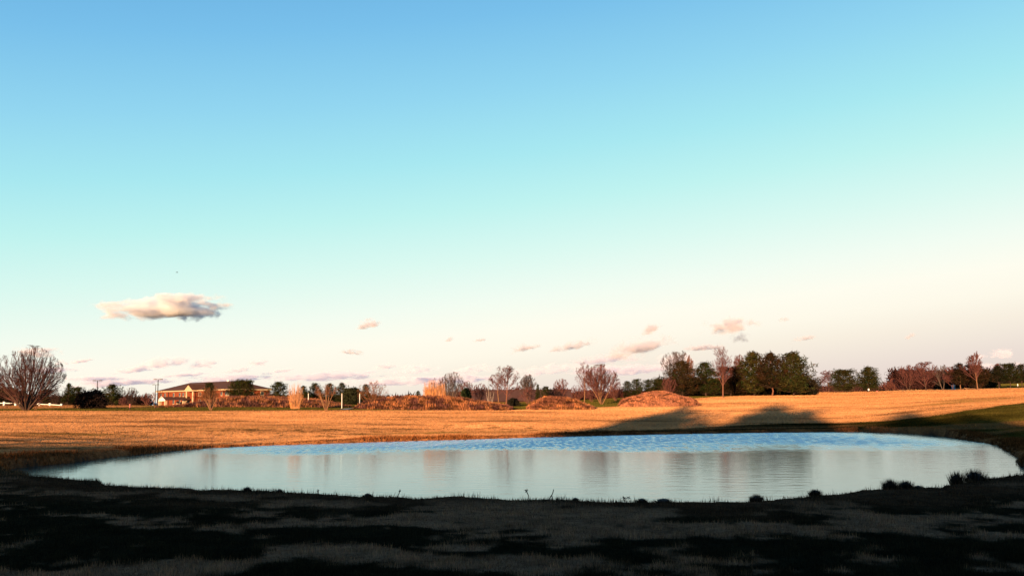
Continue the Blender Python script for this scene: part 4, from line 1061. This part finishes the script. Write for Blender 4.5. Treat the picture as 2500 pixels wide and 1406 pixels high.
# pale paths
M['path'] = mat_flat('pale_path', (0.48, 0.36, 0.28), 0.9, 0.15, 1.5)
def path(pts, wd, label):
    m = MB(); q = []
    for (u, d) in pts:
        x = (u - 1250) / F * d * math.cos(PITCH); q.append((x, d))
    qi = []
    for a, b in zip(q, q[1:]):
        for k in range(12): qi.append((a[0] + (b[0] - a[0]) * k / 12, a[1] + (b[1] - a[1]) * k / 12))
    qi.append(q[-1]); L_ = []
    for i, (x, y) in enumerate(qi):
        a = np.array(qi[max(i - 1, 0)]); b = np.array(qi[min(i + 1, len(qi) - 1)]); tn = unit(b - a); nv = np.array([-tn[1], tn[0]])
        for sg in (-1, 1):
            e = np.array([x, y]) + nv * sg * wd / 2; m.v.append((e[0], e[1], gz(e[0], e[1]) + 0.05))
    m.f = [(2 * i, 2 * i + 1, 2 * i + 3, 2 * i + 2) for i in range(len(qi) - 1)]
    o = m.build('path', M['path']); o['kind'] = 'structure'; o['label'] = label
path([(835, 104), (850, 107.5), (868, 112), (872, 118)], 0.7, 'pale path curving in behind the white post')
path([(2375, 292), (2430, 288), (2500, 282), (2620, 276)], 4.0, 'pale cart path under the high trunked evergreens')
# parked car half hidden left of the building
def car(u, d, label, rot):
    p = base_point(u, d); M['carpaint'] = mat_flat('car_paint', (0.55, 0.58, 0.62), 0.3, 0.03, 1, 0.5); M['tyre'] = mat_flat('tyre', (0.02, 0.02, 0.02), 0.9, 0.1, 4)
    t = thing('parked_car', label, 'car', tuple(p), rot)
    prof_ = [(-2.2, 0.35), (-2.2, 0.8), (-1.9, 0.92), (-1.0, 0.97), (0, 0.98), (1.2, 0.95), (2.1, 0.85), (2.25, 0.6), (2.2, 0.35)]
    cab = [(-1.75, 0.95), (-1.25, 1.42), (-0.1, 1.46), (0.45, 1.38), (1.1, 0.97)]
    def ext(pr, hw_, nm, mt):
        m = MB(); k = len(pr); m.v = [(a, -hw_, b) for a, b in pr] + [(a, hw_, b) for a, b in pr]
        m.f = [tuple(reversed(range(k))), tuple(range(k, 2 * k))] + [(i, (i + 1) % k, k + (i + 1) % k, k + i) for i in range(k)]
        return m.build(nm, M[mt], t)
    ext(prof_, 0.88, 'body', 'carpaint'); ext(cab, 0.76, 'cabin', 'carpaint')
    for sg in (-1, 1):
        m = MB(); m.poly([(-1.5, sg * 0.775, 1.0), (-1.15, sg * 0.775, 1.34), (0.35, sg * 0.775, 1.32), (0.85, sg * 0.775, 1.0)]); m.build('side_window', M['glass'], t)
        for xx in (-1.35, 1.4): MB().tube((xx, sg * 0.7, 0.33), (xx, sg * 0.9, 0.33), 0.33, 0.33, 14).build('wheel', M['tyre'], t)
car(364, 300, 'pale car parked left of the brick building', 0.2)

# ------------------------------------------------------------------ sapling, tussocks and weed stems round the pond
bare('bare_shrub', 515, 1050, 18, 55, 'thin bare sapling on the far shore with its reflection', 'bush', 'bark_red', 'twig_red', 'shrub', 'bare shrubs beyond the field', levels=2, kids=(3, 2), stems=6, stemspread=0.6, r0=0.008, twigr=0.004)
def tussock(u, py, half, hpx, label, d=None):
    SEED[0] += 1; rg = np.random.RandomState(SEED[0])
    half *= 1.15; hpx *= 1.45; q = zhit(u, py, 0.36); d = q[1]
    p = np.array([q[0], q[1], gz(q[0], q[1])]); hw = half / F * d; H = hpx / F * d
    t = thing('grass_tussock', label, 'tussock', (p[0], p[1], p[2]), 0, 'dark grass tussocks along the near bank')
    n = 420; a = rg.rand(n) * 6.283; r = np.sqrt(rg.rand(n)) * 0.7
    base = np.stack([np.cos(a) * r * hw, np.sin(a) * r * hw, np.full(n, -0.05)], 1)
    out = np.stack([np.cos(a), np.sin(a), np.zeros(n)], 1) * (rg.rand(n)[:, None] * 0.75 * hw) * (0.4 + r[:, None])
    hgt = H * rg.uniform(0.55, 1.05, n) * (1.1 - 0.55 * r ** 2)
    tip = base + out + np.stack([np.zeros(n), np.zeros(n), hgt], 1)
    s = np.stack([-np.sin(a), np.cos(a), np.zeros(n)], 1) * 0.012
    v = np.stack([base - s, base + s, tip], 1).reshape(-1, 3)
    c = np.array([0.028, 0.02, 0.014])[None] * rg.uniform(0.4, 1.6, (n, 1)); cc = np.repeat(c, 3, 0)
    link('blades', np_mesh('blades', v, np.arange(3 * n).reshape(-1, 3), M['grass'], cc), t)
    m = MB(); k = 10
    ring = [(math.cos(6.283 * i / k) * hw * 0.75, math.sin(6.283 * i / k) * hw * 0.75, -0.12) for i in range(k)]; ring2 = [(x_ * 0.7, y_ * 0.7, H * 0.42) for x_, y_, z_ in ring]
    m.v = ring + ring2 + [(0, 0, H * 0.6)]; m.f = [(i, (i + 1) % k, k + (i + 1) % k, k + i) for i in range(k)] + [(k + i, k + (i + 1) % k, 2 * k) for i in range(k)]
    m.build('crown', M['dark'], t)
for a in ((1847, 1230, 17, 17, 'dark tussock at the corner where the near bank turns right'), (1990, 1213, 14, 15, 'single dark tussock between corner and the twin tussocks'), (2173, 1199, 17, 22, 'left one of the twin round dark tussocks'),
          (2211, 1196, 18, 18, 'right one of the twin round dark tussocks'), (2242, 1196, 13, 9, 'low dark tussock beside the twin tussocks'), (2336, 1183, 17, 25, 'bushy dark tussock at the far right of the near bank'), (2380, 1173, 26, 26, 'wide spiky tussock rightmost on the near bank'),
          (1567, 1232, 13, 10, 'low tussock right of the forked weed stem'), (1620, 1233, 22, 11, 'long low tussock on the middle of the near bank'), (603, 1203, 9, 12, 'small dark tussock on the left near bank'), (682, 1206, 8, 10, 'tiny tussock right of the small left one'), (897, 1217, 11, 9, 'flat tussock left of the leaning weed stem'), (1405, 1228, 9, 8, 'flat tussock between the two curved weed stems and the forked one')):
    tussock(*a)
def weed(pts, label, knob=None):
    q = zhit(*pts[0], 0.40); d = q[1]
    b = np.array([q[0], d, gz(q[0], d)])
    P = [at(u, py, d) - at(*pts[0], d) for u, py in pts]; P[0] = np.array([0, 0, -0.08])
    t = thing('weed_stem', label, 'weed', tuple(b), 0, 'dry weed stems on the near bank')
    segs = [(*P[i], *P[i + 1], 0.009, 0.007) for i in range(len(P) - 1)]
    v, f = prisms(np.array(segs), 5); link('stem', np_mesh('stem', v, f, M['bark_dark']), t)
    if knob:
        rg = np.random.RandomState(3); c = np.array([at(u, py, d) - at(*pts[0], d) for u, py in knob])
        v, f, cc = tufts(c, np.full(len(c), 0.03), 10, np.full((len(c), 3), 0.03), rg); link('seed_head', np_mesh('seed_head', v, f, M['needles'], cc), t)
weed([(968, 1218), (973, 1208), (977, 1198)], 'short leaning weed stem left of the middle of the bank', [(977, 1198)])
weed([(1295, 1224), (1290, 1209), (1284, 1196)], 'thin weed stem leaning left near the middle of the bank', [(1284, 1196), (1286, 1199)])
weed([(1334, 1227), (1343, 1216), (1349, 1207), (1352, 1196)], 'curved weed stem bowing right near the middle of the bank', [(1347, 1212)])
weed([(1524, 1232), (1524.5, 1224), (1523.5, 1215)], 'forked weed stem with drooping tip right of the middle', [(1523, 1216), (1527, 1217), (1532, 1215), (1535, 1216)])
weed([(774, 1208), (776, 1202), (777, 1197)], 'faint short weed stem on the left near bank', [(777, 1197)])

# small bird high over the building
q = at(432, 665, 160)
t = thing('flying_bird', 'tiny dark bird in flight above the large cloud', 'bird', tuple(q), 0.5)
prof_ = [(-0.16, 0.01), (-0.08, 0.035), (0.02, 0.045), (0.1, 0.04), (0.16, 0.02), (0.19, 0.004)]
m = MB(); k = 8
for x_, r_ in prof_:
    for i in range(k): m.v.append((x_, r_ * math.cos(6.283 * i / k), r_ * math.sin(6.283 * i / k)))
m.f = [(a * k + i, a * k + (i + 1) % k, (a + 1) * k + (i + 1) % k, (a + 1) * k + i) for a in range(len(prof_) - 1) for i in range(k)]
m.build('body', M['dark'], t)
for sg in (-1, 1):
    m = MB(); m.v = [(0.06, sg * 0.03, 0.02), (-0.06, sg * 0.03, 0.02), (-0.02, sg * 0.2, 0.09), (0.05, sg * 0.19, 0.09), (-0.07, sg * 0.38, 0.05)]
    m.f = [(0, 1, 2, 3), (3, 2, 4)]; m.build('wing', M['dark'], t)
m = MB(); m.v = [(-0.14, 0.015, 0), (-0.14, -0.015, 0), (-0.25, -0.05, 0), (-0.25, 0.05, 0)]; m.f = [(0, 1, 2, 3)]; m.build('tail', M['dark'], t)
print('TRIS', sum(sum(len(p.vertices) - 2 for p in o.data.polygons) if len(o.data.polygons) < 2000 else len(o.data.polygons) * (len(o.data.polygons[0].vertices) - 2) for o in scene.objects if o.type == 'MESH'))

# ------------------------------------------------------------------ clouds: real volumes far beyond the trees, lit by the same low sun
def mat_cloud(name, seed, dens, puff, sx, tint):
    m, t = mat_new(name)
    o = N(t, 'ShaderNodeOutputMaterial'); v = N(t, 'ShaderNodeVolumePrincipled')
    v.inputs['Color'].default_value = (*tint, 1); v.inputs['Anisotropy'].default_value = 0.0
    c = N(t, 'ShaderNodeTexCoord')
    cen = N(t, 'ShaderNodeVectorMath', operation='MULTIPLY_ADD'); cen.inputs[1].default_value = (2, 2, 2); cen.inputs[2].default_value = (-1, -1, -1)
    t.links.new(c.outputs['Generated'], cen.inputs[0])
    sx_ = N(t, 'ShaderNodeSeparateXYZ'); t.links.new(cen.outputs[0], sx_.inputs[0])
    cx_ = N(t, 'ShaderNodeCombineXYZ'); t.links.new(sx_.outputs[0], cx_.inputs[0]); t.links.new(sx_.outputs[1], cx_.inputs[1])
    zu = math_node(t, 'MAXIMUM', sx_.outputs[2], math_node(t, 'MULTIPLY', sx_.outputs[2], -1.7))      # flat base, heaped top
    t.links.new(zu, cx_.inputs[2])
    ln = N(t, 'ShaderNodeVectorMath', operation='LENGTH'); t.links.new(cx_.outputs[0], ln.inputs[0])
    mp = N(t, 'ShaderNodeMapping'); mp.inputs['Scale'].default_value = (sx * 1.3, sx * 0.7, 1.5); mp.inputs['Location'].default_value = (seed * 3.7, seed * 1.3, seed * 2.1)
    t.links.new(cen.outputs[0], mp.inputs[0])
    n = N(t, 'ShaderNodeTexNoise'); n.inputs['Scale'].default_value = 1.1; n.inputs['Detail'].default_value = 3.5; n.inputs['Roughness'].default_value = 0.55
    t.links.new(mp.outputs[0], n.inputs['Vector'])
    f = math_node(t, 'SUBTRACT', math_node(t, 'MULTIPLY', math_node(t, 'SUBTRACT', n.outputs['Fac'], 0.5), puff), math_node(t, 'POWER', ln.outputs['Value'], 1.6))
    r = N(t, 'ShaderNodeMapRange', interpolation_type='SMOOTHSTEP'); r.inputs['From Min'].default_value = -0.60; r.inputs['From Max'].default_value = 0.30
    r.inputs['To Max'].default_value = dens
    t.links.new(f, r.inputs['Value']); t.links.new(r.outputs[0], v.inputs['Density'])
    t.links.new(v.outputs[0], o.inputs['Volume'])
    return m
def cloud(px, py, w, h, label, od=4.0, tilt=0.0, puff=3.0, sx=None, tint=(0.93, 0.90, 0.93)):
    d = min(900.0 / max((hor(px) - py) / F, 0.02), 26000)
    q = at(px, py, d); W = w * 1.4 / F * d; H = h * 1.6 / F * d
    a = W / 2; b = W * 0.38; c = H / 2
    m = MB(); m.box(-a, a, -b, b, -c, c)
    SEED[0] += 1
    o = m.build('cloud', mat_cloud('cloud', SEED[0] % 57, 0.62 * od / (H * 0.6), puff, sx if sx else max(1.0, min(2.6, w / h * 0.55)), tint), None, tuple(float(k) for k in q))
    o.rotation_euler = (0, -R(tilt), 0)
    tag(o, label, 'cloud', 'sunset clouds low in the sky')
    return o
cloud(400, 757, 310, 52, 'large cream cloud alone above the brick building', 15, 4, 2.2, 2.5, (0.985, 0.98, 0.985))
cloud(488, 770, 105, 34, 'grey ragged tail under the right half of the large cream cloud', 3.5, 6, 3.4, 2.4, (0.78, 0.79, 0.85))  # grey tint paints the shaded underside of the big cloud
cloud(897, 794, 66, 26, 'small slanted pink cloud alone right of the large cream one', 4, 12)
cloud(1590, 808, 58, 30, 'peach coloured puff left of the biggest right hand cloud', 5, 14)
cloud(1778, 800, 120, 38, 'wide peach cloud high above the tall single bare tree', 5, 6)
cloud(1806, 828, 44, 30, 'blue grey scrap hanging under the wide peach cloud', 3, 0, 2.8, 1.8, (0.5, 0.56, 0.66))
cloud(1562, 852, 140, 46, 'long slanted cream cloud left of the grey fan crowned tree', 5, 12)
cloud(1640, 884, 90, 34, 'grey cloud patch behind the grey fan crowned tree', 3, 8)
cloud(1280, 850, 68, 22, 'slim slanted pink cloud above the large oval bare tree', 3, 12)
cloud(1400, 846, 110, 20, 'thin slanted streak of pink cloud above the great fan tree', 2.2, 12)
cloud(1100, 829, 28, 14, 'tiny pink cloud over the orange reed stand', 2.5, 8)
cloud(1172, 831, 34, 10, 'tiny flat cloud streak right of the tiny pink one', 2.0, 8)
cloud(858, 861, 58, 14, 'thin curved cloud below the small slanted pink one', 2.2, -6)
cloud(1965, 827, 54, 12, 'thin streak of cloud over the gap right of the evergreens', 1.8, 8)
cloud(2224, 822, 28, 15, 'tiny pink cloud above the right hand row of bare trees', 2.0, 12)
cloud(1912, 781, 28, 12, 'highest tiny pink cloud right of the wide peach one', 1.8, 12)
cloud(2445, 866, 66, 26, 'pink cloud near the right edge above the evergreens', 3.5, 6)
cloud(2385, 872, 36, 18, 'small pink cloud beside the tallest right hand bare tree', 3, 0)
cloud(395, 889, 120, 26, 'flat pink and grey cloud between lamp post and large cream cloud', 3.5, 8)
cloud(330, 903, 110, 16, 'low grey cloud streak above the lamp posts', 2.5, 8)
cloud(498, 891, 72, 24, 'pink topped grey cloud above the brick building roof', 3.5, 6)
cloud(632, 888, 46, 18, 'small pink cloud right of the roof ridge', 3, 4)
cloud(580, 904, 72, 14, 'flat grey cloud streak just above the roof ridge', 2.8, 6)
cloud(200, 882, 52, 10, 'small dark cloud streak right of the broad bare tree', 3.0, 8)
cloud(150, 886, 34, 14, 'grey scrap of cloud touching the broad bare tree', 2.5, 0)
cloud(90, 862, 110, 26, 'pale pink cloud behind the top of the broad bare tree', 2.5, 0)
cloud(450, 915, 120, 12, 'long thin grey streak low over the left end of the roof', 2.2, 4)
cloud(230, 925, 160, 14, 'long flat grey streak behind the lone lamp post', 2.0, 2)
cloud(690, 905, 60, 10, 'thin streak low between the roof and the pampas', 2.0, 6)
cloud(940, 895, 56, 16, 'small pinkish grey cloud above the wide rusty shrub', 2.4, 6)
cloud(1012, 904, 96, 24, 'broad soft pink cloud left of the orange reed stand', 2.4, 4)
cloud(1340, 905, 170, 26, 'broad faint grey cloud behind the grey fan shaped tree', 2.0, 6)
cloud(1150, 905, 110, 22, 'faint grey cloud between the reed stand and the oval tree', 2.0, 6)
cloud(960, 932, 220, 22, 'long low lilac cloud bank behind the rusty shrub', 1.8, 2)

for k, (px, py, w, h, lb_) in enumerate((
        (560, 925, 220, 16, 'faint lilac streaks low behind the roof of the brick building'), (300, 935, 240, 16, 'faint lilac streaks low behind the two lamp posts'),
        (120, 905, 120, 14, 'faint lilac streaks right of the broad bare tree crown'), (800, 920, 240, 22, 'faint lilac streaks above the pampas and pruned shrubs'),
        (1090, 930, 200, 22, 'faint lilac bank behind the wide grey bare tree'), (1480, 880, 150, 22, 'soft pale cloud just above the great fan tree'),
        (1540, 905, 180, 22, 'faint pink bank above the low dark evergreen row'), 
         (2420, 900, 180, 20, 'dull mauve bank behind the high trunked evergreens'),
        (1720, 850, 90, 14, 'faint peach streak touching the tall single bare tree'), (1460, 905, 120, 16, 'faint grey streak behind the crown of the great fan tree'))):
    cloud(px, py, w, h, lb_, 2.2, 3, 3.6, 3.2, (0.88, 0.86, 0.91))
